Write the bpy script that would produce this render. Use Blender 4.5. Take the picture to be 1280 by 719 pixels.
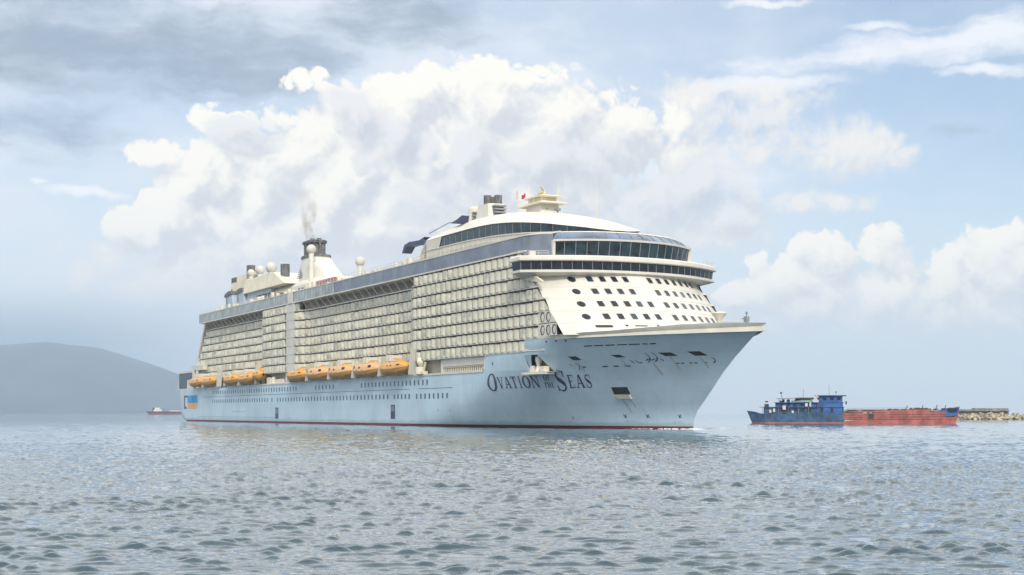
import bpy, bmesh, math, random
import numpy as np
from math import sin, cos, pi, radians, atan, atan2, sqrt, exp

for _o in list(bpy.data.objects):
    bpy.data.objects.remove(_o)
SC = bpy.context.scene
COL = SC.collection
FPX, EYE = 1721.0, 3.27          # focal length in photo pixels, eye height in metres

# ---------------------------------------------------------------- camera
cam = bpy.data.cameras.new('camera')
cam.sensor_width = 36.0
cam.lens = 36.0 * FPX / 1280.0
cam.shift_y = (516.0 - 359.5) / 1280.0
cam.clip_start, cam.clip_end = 0.5, 60000.0
cam_ob = bpy.data.objects.new('camera', cam)
COL.objects.link(cam_ob)
cam_ob.location = (0, 0, EYE)
cam_ob.rotation_euler = (pi / 2, 0, 0)
SC.camera = cam_ob

# ---------------------------------------------------------------- exposure
SC.view_settings.view_transform = 'Standard'
SC.view_settings.look = 'None'
SC.view_settings.exposure = 0.44
SC.view_settings.gamma = 1.0
SC.view_settings.use_curve_mapping = False
SC.cycles.use_denoising = True
SC.cycles.max_bounces = 6
SC.cycles.volume_bounces = 1

# ---------------------------------------------------------------- sun
SUN_EL = radians(38)
SUN_AZ = atan2(0.14, -0.98)   # towards the sun, clockwise from +Y (behind the camera, to the right)
sun_dir = (sin(SUN_AZ) * cos(SUN_EL), cos(SUN_AZ) * cos(SUN_EL), sin(SUN_EL))
sd = bpy.data.lights.new('sun', 'SUN')
sd.energy, sd.angle, sd.color = 2.2, radians(10), (1.0, 0.95, 0.86)
sun_ob = bpy.data.objects.new('sun', sd)
COL.objects.link(sun_ob)
from mathutils import Vector
sun_ob.rotation_euler = Vector(sun_dir).to_track_quat('Z', 'Y').to_euler()

# ---------------------------------------------------------------- node helpers
class S:
    """a socket with arithmetic"""
    def __init__(self, nt, sock): self.nt, self.s = nt, sock
    def _m(self, op, *o, clamp=False): return math_node(self.nt, op, self, *o, clamp=clamp)
    def __add__(self, o): return self._m('ADD', o)
    def __sub__(self, o): return self._m('SUBTRACT', o)
    def __mul__(self, o): return self._m('MULTIPLY', o)
    def __truediv__(self, o): return self._m('DIVIDE', o)
    __radd__ = __add__
    __rmul__ = __mul__
    def __rsub__(self, o): return math_node(self.nt, 'SUBTRACT', o, self)
def plug(nt, sock, v):
    if isinstance(v, S): nt.links.new(v.s, sock)
    else: sock.default_value = v
def math_node(nt, op, *a, clamp=False):
    n = nt.nodes.new('ShaderNodeMath'); n.operation = op; n.use_clamp = clamp
    for i, v in enumerate(a): plug(nt, n.inputs[i], v)
    return S(nt, n.outputs[0])
def smax(a, b, k): return math_node(a.nt, 'SMOOTH_MAX', a, b, k)
def ramp(v, a, b, lo=0.0, hi=1.0, smooth=True):
    n = v.nt.nodes.new('ShaderNodeMapRange'); n.interpolation_type = 'SMOOTHSTEP' if smooth else 'LINEAR'
    plug(v.nt, n.inputs[0], v)
    for i, x in enumerate((a, b, lo, hi)): plug(v.nt, n.inputs[i + 1], x)
    return S(v.nt, n.outputs[0])
def vec(nt, x, y, z=0.0):
    n = nt.nodes.new('ShaderNodeCombineXYZ')
    for i, v in enumerate((x, y, z)): plug(nt, n.inputs[i], v)
    return S(nt, n.outputs[0])
def vmath(nt, op, a, b):
    n = nt.nodes.new('ShaderNodeVectorMath'); n.operation = op
    plug(nt, n.inputs[0], a); plug(nt, n.inputs[1], b)
    return S(nt, n.outputs['Value' if op in ('DOT_PRODUCT', 'LENGTH') else 'Vector'])
def noise(nt, v, scale, detail=4.0, rough=0.55, distort=0.0, out='Fac', dim='2D'):
    n = nt.nodes.new('ShaderNodeTexNoise'); n.noise_dimensions = dim
    plug(nt, n.inputs['Vector'], v)
    n.inputs['Scale'].default_value = scale; n.inputs['Detail'].default_value = detail
    n.inputs['Roughness'].default_value = rough; n.inputs['Distortion'].default_value = distort
    return S(nt, n.outputs[out])
def voro(nt, v, scale, smooth=0.35):
    n = nt.nodes.new('ShaderNodeTexVoronoi'); n.feature = 'SMOOTH_F1'; n.voronoi_dimensions = '2D'
    plug(nt, n.inputs['Vector'], v)
    n.inputs['Scale'].default_value = scale; n.inputs['Smoothness'].default_value = smooth
    return S(nt, n.outputs['Distance'])
def mixc(nt, fac, a, b):
    n = nt.nodes.new('ShaderNodeMix'); n.data_type = 'RGBA'
    plug(nt, n.inputs[0], fac)
    for i, v in ((6, a), (7, b)):
        plug(nt, n.inputs[i], v if isinstance(v, S) else (*v, 1.0))
    return S(nt, n.outputs[2])

# ---------------------------------------------------------------- sky: Nishita air with banks of cumulus and cirrus
world = bpy.data.worlds.new('World'); SC.world = world
world.use_nodes = True
W = world.node_tree
W.nodes.clear()
def angles(blobs):       # degrees of azimuth, elevation, half widths
    return [tuple(radians(c) for c in b[:4]) + tuple(b[4:]) for b in blobs]
def group(name, blobs, lump, k):
    """height field of a cloud bank over (azimuth, elevation): soft union of domes plus billowing noise"""
    g = bpy.data.node_groups.new(name, 'ShaderNodeTree')
    g.interface.new_socket('Vector', in_out='INPUT', socket_type='NodeSocketVector')
    g.interface.new_socket('Height', in_out='OUTPUT', socket_type='NodeSocketFloat')
    gi, go = g.nodes.new('NodeGroupInput'), g.nodes.new('NodeGroupOutput')
    p = S(g, gi.outputs[0])
    acc = None
    for a, e, ra, re, *w in angles(blobs):
        d = vmath(g, 'MULTIPLY', vmath(g, 'SUBTRACT', p, (a, e, 0.0)), (1 / ra, 1 / re, 0.0))
        v = (1.0 if not w else w[0]) - vmath(g, 'DOT_PRODUCT', d, d)
        acc = v if acc is None else smax(acc, v, k)
    h = math_node(g, 'MAXIMUM', acc, -3.0)
    if lump:
        b = None
        for sc, am in ((19.0, 1.0), (41.0, 0.62), (95.0, 0.32), (210.0, 0.15)):
            t = math_node(g, 'ABSOLUTE', noise(g, p, sc, 0.0) - 0.5) * (am * 3.0)
            b = t if b is None else b + t
        h = h + (b - 0.85) * lump
    else:
        ps = vmath(g, 'MULTIPLY', p, (1.0, 3.2, 1.0))
        h = h + (noise(g, ps, 17.0, 6.0, 0.6) - 0.5) * 2.4
    g.links.new(h.s, go.inputs[0])
    return g
def use(g, v):
    n = W.nodes.new('ShaderNodeGroup'); n.node_tree = g
    plug(W, n.inputs[0], v)
    return S(W, n.outputs[0])

tc = W.nodes.new('ShaderNodeTexCoord')
sep = W.nodes.new('ShaderNodeSeparateXYZ'); W.links.new(tc.outputs['Generated'], sep.inputs[0])
X, Y, Z = (S(W, sep.outputs[i]) for i in range(3))
AZ = math_node(W, 'ARCTAN2', X, Y)
EL = math_node(W, 'ARCSINE', math_node(W, 'MINIMUM', math_node(W, 'MAXIMUM', Z, -1.0), 1.0))
P = vec(W, AZ, EL)
sky = W.nodes.new('ShaderNodeTexSky'); sky.sky_type = 'NISHITA'; sky.sun_disc = False
sky.sun_elevation, sky.sun_rotation = SUN_EL, SUN_AZ
sky.air_density, sky.dust_density, sky.ozone_density = 1.0, 1.0, 1.2
K = 10.0                                   # cloud radiances are given for a Background of 0.1
def C(r, g, b): return (r * K, g * K, b * K)
col = S(W, sky.outputs[0])
GREY = [(-11.18, 11.16, 2.0, 1.07), (-6.63, 12.09, 1.53, 1.33), (-4.98, 10.85, 2.0, 1.17), (-1.33, 10.79, 1.33, 1.27), (2.66, 10.23, 3.66, 1.5), (6.96, 8.56, 4.66, 1.66), (-2.66, 8.94, 2.66, 1.33), (9.56, 11.84, 2.0, 0.73)]
STREAK = [(11.81, 13.99, 3.66, 0.53), (16.51, 14.19, 4.66, 0.73), (19.07, 14.5, 2.66, 0.87), (19.07, 13.17, 2.0, 0.27), (15.58, 15.1, 2.33, 0.23), (10.53, 13.21, 3.0, 0.4), (-17.12, 8.62, 2.0, 0.27), (-18.92, 8.93, 0.4, 0.13), (7.28, 9.84, 4.66, 0.73), (10.53, 16.33, 2.0, 0.2)]
DARK = [(-18.62, 14.39, 5.66, 2.0), (-12.77, 14.18, 6.66, 2.0), (-4.98, 15.87, 3.66, 1.4), (-18.62, 11.09, 4.66, 1.66, 0.4), (18.02, 10.98, 2.0, 0.47, 0.0), (-7.28, 11.28, 1.66, 1.33, 0.4)]
BACK = [(7.28, 11.91, 3.16, 1.66), (10.53, 12.5, 3.16, 0.8), (13.87, 10.42, 2.33, 1.53), (11.81, 10.82, 2.83, 1.5), (8.59, 10.45, 4.0, 1.83), (3.99, 9.41, 5.66, 2.66), (5.97, 7.12, 5.33, 1.66), (12.13, 8.59, 3.0, 0.83), (-10.21, 5.42, 8.32, 2.33, 1.3), (-3.99, 6.15, 8.32, 2.0, 1.2)]
MAIN = [(-12.61, 9.37, 2.5, 2.06), (-11.18, 10.53, 2.5, 1.93), (-13.56, 7.75, 2.06, 1.83), (-9.73, 9.14, 3.66, 3.16), (-12.07, 11.59, 1.13, 0.93), (-6.96, 11.92, 1.83, 1.6), (-8.2, 13.14, 1.53, 0.87, 0.6), (-1.0, 12.89, 3.5, 1.66), (-2.66, 12.15, 2.4, 1.73), (1.66, 12.32, 3.5, 1.93), (-0.17, 13.65, 1.6, 0.93), (3.99, 11.18, 3.66, 2.0), (-1.33, 10.72, 2.0, 1.83), (-5.64, 10.68, 2.33, 2.0), (-6.63, 9.05, 5.66, 3.33, 1.3), (-0.67, 9.11, 5.66, 3.0, 1.3), (-10.85, 7.03, 4.99, 2.33, 1.2), (-5.31, 12.27, 2.66, 1.66)]
RIGHT = [(12.77, 6.02, 1.6, 1.53), (11.34, 5.4, 1.93, 1.27), (15.52, 6.42, 1.27, 1.2), (15.12, 4.68, 3.66, 1.53), (18.02, 5.62, 1.93, 1.53), (19.52, 5.51, 2.06, 1.53), (17.42, 4.0, 4.99, 1.53), (11.81, 3.94, 3.0, 1.07), (9.89, 4.61, 1.33, 0.67), (21.85, 4.81, 3.0, 2.0)]
wr = vmath(W, 'SUBTRACT', noise(W, P, 13.0, 5.0, 0.62, out='Color'), (0.5, 0.5, 0.5))
PW = vmath(W, 'ADD', P, vmath(W, 'MULTIPLY', wr, (0.024, 0.022, 0.0)))      # wind-torn copy of the directions
_n = noise(W, vmath(W, 'MULTIPLY', PW, (1.0, 2.0, 1.0)), 6.0, 5.0, 0.58)
veil = ramp(_n, 0.30, 0.66, 0.5, 0.97)
col = mixc(W, veil * ramp(AZ, 0.06, 0.30, 1.0, 0.35), col, C(0.61, 0.655, 0.715))
left = ramp(AZ, -0.34, -0.14, 1.0, 0.0)
low = ramp(EL, 0.0, 0.17, 1.0, 0.0)
col = mixc(W, low * 0.95, col, C(0.61, 0.64, 0.685))
hd = use(group('stratus', DARK, 0, 0.4), PW)
col = mixc(W, ramp(hd, -0.5, 1.3) * 0.9, col, C(0.25, 0.315, 0.40))
hs = use(group('cirrus', STREAK, 0, 0.3), PW)
col = mixc(W, ramp(hs, -0.3, 1.2) * 0.8, col, C(0.78, 0.78, 0.80))
def bank(name, blobs, lump, edge, lit, shade, base, fade, d, gain, opaque=1.0):
    """one bank: lit where its height falls off towards the light, grey in its hollows, thinning to haze below"""
    global col
    g = group(name, blobs, lump, 0.25)
    h0 = use(g, PW); h1 = use(g, vmath(W, 'ADD', PW, d))
    sh = ramp((h0 - h1) * gain + 0.5, 0.0, 1.0)
    c = mixc(W, sh, shade, lit)
    c = mixc(W, ramp(EL, *fade), base, c)
    a = ramp(h0, 0.0, edge)
    col = mixc(W, a * opaque * ramp(EL, fade[0] - 0.035, fade[1] - 0.02, 0.0, 1.0), col, c)
bank('far_bank', BACK, 0.8, 1.1, C(0.72, 0.70, 0.675), C(0.58, 0.605, 0.655), C(0.62, 0.66, 0.73), (0.03, 0.13), (-0.006, 0.012, 0), 0.8)
bank('cumulus', MAIN, 0.85, 0.34, C(0.82, 0.79, 0.725), C(0.54, 0.555, 0.60), C(0.61, 0.63, 0.675), (0.04, 0.16), (-0.010, 0.015, 0), 0.66)
bank('grey_puffs', GREY, 0.75, 0.7, C(0.68, 0.675, 0.68), C(0.47, 0.495, 0.55), C(0.64, 0.67, 0.73), (0.05, 0.17), (-0.007, 0.011, 0), 0.7, 0.9)
bank('low_cumulus', RIGHT, 0.8, 0.34, C(0.83, 0.795, 0.725), C(0.57, 0.585, 0.625), C(0.60, 0.63, 0.69), (0.02, 0.10), (-0.005, 0.011, 0), 0.62)
col = mixc(W, left * ramp(EL, 0.035, 0.095, 1.0, 0.0), col, C(0.15, 0.235, 0.34))   # rain haze low on the left
world.cycles.sampling_method = 'MANUAL'; world.cycles.sample_map_resolution = 512
# broken bright cloud added overhead, out of view, to brighten the sea's reflections
col = mixc(W, ramp(EL, 0.31, 0.5) * ramp(_n, 0.35, 0.6, 0.5, 1.0), col, C(1.35, 1.34, 1.31))
# unseen bright overcast added behind the camera to lift light on the hull side
back = ramp(Y, -0.55, 0.35, 1.0, 0.0) * ramp(Z, -0.05, 0.15)
col = mixc(W, back * ramp(_n, 0.2, 0.75, 0.75, 1.0), col, C(1.05, 1.04, 1.0))
bg = W.nodes.new('ShaderNodeBackground'); bg.inputs['Strength'].default_value = 0.1
W.links.new(col.s, bg.inputs['Color'])
wo = W.nodes.new('ShaderNodeOutputWorld'); W.links.new(bg.outputs[0], wo.inputs[0])
# ================================================================ mesh helpers
class MB:
    """collects faces; in ship space points are (u forward, v to starboard, z up)"""
    def __init__(self, ship=False): self.v, self.f, self.m, self.ship = [], [], [], ship
    def add(self, pts, faces, m=0):
        o = len(self.v); self.v += [tuple(p) for p in pts]
        for f in faces: self.f.append(tuple(i + o for i in f)); self.m.append(m)
    def quad(self, *p, m=0): self.add(p, [tuple(range(len(p)))], m)
    def box(self, x0, x1, y0, y1, z0, z1, m=0):
        self.prism([(x0, y0), (x1, y0), (x1, y1), (x0, y1)], z0, z1, m)
    def prism(self, poly, z0, z1, m=0, top=None):
        n = len(poly); t = top or poly
        self.add([(x, y, z0) for x, y in poly] + [(x, y, z1) for x, y in t],
                 [tuple(range(n))[::-1], tuple(range(n, 2 * n))] + [(i, (i + 1) % n, n + (i + 1) % n, n + i) for i in range(n)], m)
    def side_prism(self, poly, v0, v1, m=0):
        """outline in (u, z) given thickness from v0 to v1"""
        n = len(poly)
        self.add([(x, v0, z) for x, z in poly] + [(x, v1, z) for x, z in poly],
                 [tuple(range(n)), tuple(range(n, 2 * n))[::-1]] + [(i, (i + 1) % n, n + (i + 1) % n, n + i) for i in range(n)], m)
    def grid(self, rows, m=0, skip=None, close=False):
        o = len(self.v); w = len(rows[0])
        for r in rows: self.v += [tuple(p) for p in r]
        for i in range(len(rows) - 1):
            for j in range(w if close else w - 1):
                if skip and skip(i, j): continue
                k = (j + 1) % w
                self.f.append((o + i * w + j, o + i * w + k, o + (i + 1) * w + k, o + (i + 1) * w + j)); self.m.append(m)
    def rings(self, rows, m=0, cap=True):
        o = len(self.v); w = len(rows[0]); self.grid(rows, m, close=True)
        if cap:
            self.f += [tuple(range(o, o + w))[::-1], tuple(range(o + (len(rows) - 1) * w, o + len(rows) * w))]; self.m += [m, m]
    def lathe(self, c, prof, n=16, m=0):
        self.rings([[(c[0] + r * cos(2 * pi * k / n), c[1] + r * sin(2 * pi * k / n), c[2] + z) for k in range(n)] for r, z in prof], m)
    def ball(self, c, r, n=18, m=0):
        self.lathe(c, [(max(.01, r * sin(pi * i / 10)), -r * cos(pi * i / 10)) for i in range(11)], n, m)
    def tube(self, path, r, n=6, m=0):
        path = [Vector(p) for p in path]; rows = []
        for i, p in enumerate(path):
            d = (path[min(i + 1, len(path) - 1)] - path[max(i - 1, 0)]).normalized()
            a = d.orthogonal().normalized(); b = d.cross(a)
            rr = r[i] if isinstance(r, (list, tuple)) else r
            rows.append([tuple(p + a * rr * cos(2 * pi * k / n) + b * rr * sin(2 * pi * k / n)) for k in range(n)])
        # keep ring starts aligned
        for i in range(1, len(rows)):
            best = min(range(n), key=lambda s: (Vector(rows[i][s]) - Vector(rows[i - 1][0])).length)
            rows[i] = rows[i][best:] + rows[i][:best]
        self.rings(rows, m)
    def build(self, name, mats, parent=None, smooth=False, loc=None):
        me = bpy.data.meshes.new(name)
        vs = [(x, -y, z) for x, y, z in self.v] if self.ship else self.v
        me.from_pydata(vs, [], self.f)
        mats = mats if isinstance(mats, (list, tuple)) else [mats]
        for mt in mats: me.materials.append(mt)
        me.polygons.foreach_set('material_index', self.m)
        bm = bmesh.new(); bm.from_mesh(me)
        bmesh.ops.recalc_face_normals(bm, faces=bm.faces); bm.to_mesh(me); bm.free()
        if smooth:
            me.polygons.foreach_set('use_smooth', [True] * len(me.polygons))
            me.set_sharp_from_angle(angle=radians(38))
        ob = bpy.data.objects.new(name, me); COL.objects.link(ob)
        if parent: ob.parent = parent
        if loc: ob.location = loc
        return ob
def SB(): return MB(True)
def tag(o, label=None, cat=None, grp=None, kind=None):
    for k, v in (('label', label), ('category', cat), ('group', grp), ('kind', kind)):
        if v: o[k] = v
    return o
def empty(name, loc, rz=0.0):
    o = bpy.data.objects.new(name, None); COL.objects.link(o)
    o.location = loc; o.rotation_euler = (0, 0, rz); o.empty_display_size = 0.5
    return o
def interp(x, xs, ys): return float(np.interp(x, xs, ys))
def sstep(a, b, x):
    t = min(1.0, max(0.0, (x - a) / (b - a))); return t * t * (3 - 2 * t)

# ================================================================ materials
def mat(name, c, rough=0.5, metal=0.0, var=0.06, scale=0.35, stretch=(1, 1, 1), stain=None, bump=0.0, spec=0.5, trans=None):
    """painted surface: base colour broken up by a soft weathering noise, optional stains"""
    m = bpy.data.materials.new(name); m.use_nodes = True
    nt = m.node_tree; b = nt.nodes['Principled BSDF']
    tcn = nt.nodes.new('ShaderNodeTexCoord'); p = S(nt, tcn.outputs['Object'])
    ps = vmath(nt, 'MULTIPLY', p, stretch)
    n = noise(nt, ps, scale, 5.0, 0.6, dim='3D')
    c0 = tuple(x * (1 - var * 2.2) for x in c); c1 = tuple(min(1, x * (1 + var)) for x in c)
    col = mixc(nt, ramp(n, 0.3, 0.7), c0, c1)
    if stain:
        sc, amt, r0 = stain
        s = noise(nt, vmath(nt, 'MULTIPLY', p, (1.0, 1.0, 0.09)), 0.8, 6.0, 0.65, dim='3D')
        col = mixc(nt, ramp(s, r0, r0 + 0.2) * amt, col, sc)
    nt.links.new(col.s, b.inputs['Base Color'])
    b.inputs['Roughness'].default_value = rough; b.inputs['Metallic'].default_value = metal
    b.inputs['Specular IOR Level'].default_value = spec
    if bump:
        bn = nt.nodes.new('ShaderNodeBump'); bn.inputs['Strength'].default_value = bump; bn.inputs['Distance'].default_value = 0.3
        nt.links.new(n.s, bn.inputs['Height']); nt.links.new(bn.outputs[0], b.inputs['Normal'])
    return m
M = {}
M['hull'] = mat('hull_blue_paint', (0.46, 0.60, 0.70), 0.36, var=0.05, scale=0.12, stretch=(1, 1, .6), stain=((0.44, 0.46, 0.40), 0.4, 0.53), bump=0.05)
def plating(mt, w, h, dark):
    """welded plate seams: a thin, slightly darker line between plates and a small tone step from plate to plate"""
    nt = mt.node_tree; b = nt.nodes['Principled BSDF']; src = b.inputs['Base Color'].links[0].from_socket
    tcn = nt.nodes.new('ShaderNodeTexCoord'); sx = nt.nodes.new('ShaderNodeSeparateXYZ'); nt.links.new(tcn.outputs['Object'], sx.inputs[0])
    v = vec(nt, S(nt, sx.outputs[0]), S(nt, sx.outputs[2]))
    br = nt.nodes.new('ShaderNodeTexBrick'); plug(nt, br.inputs['Vector'], v)
    for k_, x in (('Scale', 1.0), ('Brick Width', w), ('Row Height', h), ('Mortar Size', .035), ('Mortar Smooth', .4), ('Bias', 0.0)): br.inputs[k_].default_value = x
    br.inputs['Color1'].default_value = (1, 1, 1, 1); br.inputs['Color2'].default_value = (.955, .965, .97, 1); br.inputs['Mortar'].default_value = (dark, dark, dark, 1)
    mx = nt.nodes.new('ShaderNodeMix'); mx.data_type = 'RGBA'; mx.blend_type = 'MULTIPLY'; mx.inputs[0].default_value = 1.0
    nt.links.new(src, mx.inputs[6]); nt.links.new(br.outputs['Color'], mx.inputs[7])
    # scum line above the boot top, ragged upper edge
    zz = S(nt, sx.outputs[2]) - noise(nt, vmath(nt, 'MULTIPLY', v, (0.25, 1.0, 1.0)), 0.7, 5.0, 0.65) * 1.6
    c = mixc(nt, ramp(zz, 0.1, 0.9, 0.5, 0.0), S(nt, mx.outputs[2]), (0.24, 0.30, 0.31))
    nt.links.new(c.s, b.inputs['Base Color'])
plating(M['hull'], 9.0, 2.45, .84)
M['boot'] = mat('antifouling_red', (0.16, 0.03, 0.045), 0.6, var=0.1, scale=1.0)
M['white'] = mat('ship_white_paint', (0.61, 0.585, 0.52), 0.42, var=0.04, scale=0.2, stain=((0.50, 0.42, 0.31), 0.35, 0.56))
M['cream'] = mat('cream_paint', (0.72, 0.66, 0.52), 0.5, var=0.05, scale=0.3)
M['rim'] = mat('cream_bulwark_paint', (0.70, 0.66, 0.57), 0.5, var=0.05, scale=0.4)
M['deck'] = mat('deck_grey', (0.30, 0.30, 0.28), 0.7)
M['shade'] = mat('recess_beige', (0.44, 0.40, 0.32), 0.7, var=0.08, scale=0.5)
M['rail'] = mat('frosted_rail_glass', (0.60, 0.575, 0.465), 0.35, var=0.14, scale=0.45)
M['rail2'] = mat('tinted_rail_glass', (0.47, 0.465, 0.385), 0.22, var=0.2, scale=0.6)
M['gap_shade'] = mat('balcony_gap_shade', (0.09, 0.08, 0.06), 0.6)  # near-black colour standing in for shade between balconies
M['glass'] = mat('dark_window_glass', (0.012, 0.015, 0.022), 0.08, var=0.2, scale=0.6, spec=0.35)
M['teal'] = mat('lounge_glass', (0.014, 0.034, 0.048), 0.06, var=0.4, scale=0.35, spec=0.5)
M['blueglass'] = mat('blue_sloped_glass', (0.07, 0.12, 0.21), 0.08, var=0.25, scale=0.25, spec=0.6)
M['slate'] = mat('slate_screen_glass', (0.17, 0.20, 0.26), 0.18, var=0.15, scale=0.18)
M['pale'] = mat('pale_screen_glass', (0.36, 0.40, 0.39), 0.22, var=0.16, scale=0.25)
M['hwin'] = mat('porthole_glass', (0.05, 0.11, 0.16), 0.1, var=0.15)
M['run'] = mat('thin_rust_run', (0.38, 0.43, 0.43), 0.6, var=0.1, scale=1.5)
M['dark'] = mat('dark_opening', (0.022, 0.022, 0.026), 0.7)
M['dome'] = mat('radome_shell', (0.52, 0.51, 0.46), 0.6, var=0.05)
M['navy'] = mat('navy_paint', (0.035, 0.045, 0.11), 0.45)
M['letter'] = mat('name_lettering_paint', (0.045, 0.05, 0.11), 0.5, var=0.02)
M['black'] = mat('sooty_black_paint', (0.045, 0.043, 0.042), 0.65, var=0.2, scale=0.8)
M['frame'] = mat('window_frame_metal', (0.40, 0.385, 0.35), 0.4, var=0.06)
M['soot'] = mat('weathered_exhaust_grey', (0.13, 0.127, 0.125), 0.7, var=0.25, scale=0.8)
M['grey'] = mat('grey_paint', (0.22, 0.23, 0.25), 0.55)
M['sport'] = mat('sports_block_blue', (0.36, 0.44, 0.54), 0.5)
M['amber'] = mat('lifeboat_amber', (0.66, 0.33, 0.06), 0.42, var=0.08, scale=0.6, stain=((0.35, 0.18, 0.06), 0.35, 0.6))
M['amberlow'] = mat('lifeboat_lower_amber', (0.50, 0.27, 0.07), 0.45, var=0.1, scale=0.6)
M['salmon'] = mat('lifeboat_canopy_orange', (0.70, 0.40, 0.18), 0.42, var=0.06)
M['redwin'] = mat('red_tinted_windows', (0.28, 0.09, 0.06), 0.3)
M['signblue'] = mat('sign_blue', (0.03, 0.27, 0.58), 0.4, var=0.15, scale=0.3)
M['signorange'] = mat('sign_orange', (0.72, 0.34, 0.10), 0.45)
M['signmark'] = mat('sign_pale_blue', (0.35, 0.62, 0.82), 0.45)
M['yellow'] = mat('radar_yellow', (0.58, 0.50, 0.16), 0.5)
M['red'] = mat('flag_red', (0.50, 0.03, 0.05), 0.7)
M['flagwhite'] = mat('flag_white', (0.55, 0.50, 0.52), 0.7)

# ================================================================ the cruise ship
HEAD = radians(27.3)
SHIP = (22.6, 292.0, 0.0)
ship = empty('cruise_ship', SHIP, HEAD - pi / 2)
tag(ship, 'huge white cruise liner with long pale blue hull and rows of balconies', 'cruise ship')
BEAM = 20.7
ZS = [-2, 0, 2.1, 3.7, 6.9, 10.5, 13.5, 16.8, 19.4]
US = [27.3, 27.4, 27.9, 29, 32.9, 36.9, 40.9, 46, 50.3]
def stem(z): return interp(z, ZS, US)
def transom(z): return interp(z, [-1, 0, 0.8, 2.2, 4.5, 8], [-285, -289, -293.5, -297.5, -299.3, -300])
def half(u, z):
    """half breadth of the hull at station u, height z"""
    k = min(1.0, max(0.0, z / 19.0)) ** 0.65
    u0, p, s = -70 + 76 * k, 2 - .55 * k, stem(z)
    d = u - transom(z)
    if d < 5: return BEAM - 5 + sqrt(max(0.0, 25 - (5 - d) ** 2))
    if u <= u0: return BEAM
    t = min(1.0, (u - u0) / (s - u0))
    return BEAM * (1 - t ** p)
AFTC = [0, .25, .9, 2, 3.4, 5, 9, 16]
FIX = [-270, -250, -220, -190, -160, -130, -105, -85, -70, -60, -50, -42, -34, -28, -25.2, -20.6, -12, -3.5, 3.0]
FWD = [.06, .12, .19, .26, .34, .42, .5, .58, .66, .73, .8, .86, .91, .95, .98, 1.0]
def hull_cols(z):
    t = transom(z)
    return [t + a for a in AFTC] + FIX + [3.0 + (stem(z) - 3.0) * f for f in FWD]
def hull_row(z, side=1): return [(u, side * half(u, z), z) for u in hull_cols(z)]
HOLE = (len(AFTC) + FIX.index(-3.5))
def hull_block(m, levels, first=0, hole=None):
    for sd_ in (1, -1):
        rows = [hull_row(z, sd_)[first:] for z in levels]
        m.grid(rows, skip=(lambda i, j: hole and sd_ == 1 and hole[0] <= levels[i] < hole[1] and j + first == HOLE))
    if first == 0:    # transom
        m.grid([[(u, v, z) for (u, v, z) in (hull_row(z)[0], (hull_row(z)[0][0], -hull_row(z)[0][1], z))] for z in levels])
m = SB()
hull_block(m, [0.6, 1.3, 2.1, 3.7, 5.3, 6.9, 8.6, 10.5, 11.6, 12.2], 0, (11.6, 99))
i20 = len(AFTC) + FIX.index(-20.6)
hull_block(m, [12.2, 13.5, 15.2], i20, (0, 99))
hull_block(m, [15.2, 15.9], i20)
hull_block(m, [15.9, 16.8, 17.6, 18.25], HOLE)
for s_ in (1, -1):          # ramped end of the raised side, corner pieces of the opening
    m.quad((-25.2, s_ * BEAM, 12.2), (-20.6, s_ * BEAM, 12.2), (-20.6, s_ * BEAM, 15.9), (-21.4, s_ * BEAM, 15.7), (-22.0, s_ * BEAM, 15.0), (-22.3, s_ * BEAM, 13.4), (-23.0, s_ * BEAM, 12.6))
v0, v1 = half(-3.5, 13), half(3, 13)
m.quad((-3.5, half(-3.5, 15.2), 15.2), (-1.2, half(-1.2, 15.2), 15.2), (-3.5, half(-3.5, 11.6), 11.6))
m.quad((0.6, half(.6, 15.2), 15.2), (3.0, half(3, 15.2), 15.2), (3.0, half(3, 11.6), 11.6))
# shelf behind the low side and the fore deck closing the hull
ut = transom(12.2)
m.grid([[(u, half(u, 12.2) - .02, 12.15), (u, -half(u, 12.2) + .02, 12.15)] for u in hull_cols(12.2)[:i20 + 2]])
hull = m.build('hull', [M['hull']], ship, True)
m = SB(); hull_block(m, [-1.0, 0.0, 0.6]); m.build('boot_top', [M['boot']], ship, True)
def bowtop(u): return interp(u, [-4, 6, 22, 30, 36, 42, 51], [18.55, 18.9, 19.05, 19.4, 19.7, 19.75, 19.3])
m = SB()
for s_ in (1, -1):
    rows = []
    for f_ in (0.0, 0.5, 1.0):
        r = []
        for u in hull_cols(18.25)[HOLE:]:
            z = 18.25 + (bowtop(u) - 18.25) * f_
            uu = u + (stem(z) - stem(18.25)) * sstep(25, 48, u)
            r.append((uu, s_ * (half(uu, z) + .03), z))
        rows.append(r)
    rows.append([(u - .25, s_ * max(0, abs(v) - .4), z) for u, v, z in rows[-1]])
    rows.append([(u, v, 18.0) for u, v, z in rows[-1]])
    m.grid(rows)
m.build('bulwark', [M['rim']], ship, True)
m = SB(); cols = [u for u in hull_cols(17.9)[HOLE:-1]]
m.grid([[(u, half(u, 17.9) - .1, 17.9), (u, -half(u, 17.9) + .1, 17.9)] for u in cols]); m.build('fore_deck', [M['deck']], ship)

def patch(m, u0, u1, z0, z1, off=0.03, mi=0, nu=1, skew=0.0):
    """plate lying on the starboard hull"""
    rows = []
    for k in range(2):
        z = (z0, z1)[k]; sh = skew * k
        rows.append([(u0 + sh + (u1 - u0) * i / nu, half(u0 + sh + (u1 - u0) * i / nu, z) + off, z) for i in range(nu + 1)])
    m.grid(rows, mi)
    back = [[(u, v - off - .02, z) for u, v, z in r] for r in rows]
    m.grid([rows[0], back[0]], mi); m.grid([rows[1], back[1]], mi)
    m.grid([[rows[0][0], back[0][0]], [rows[1][0], back[1][0]]], mi); m.grid([[rows[0][-1], back[0][-1]], [rows[1][-1], back[1][-1]]], mi)

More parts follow.
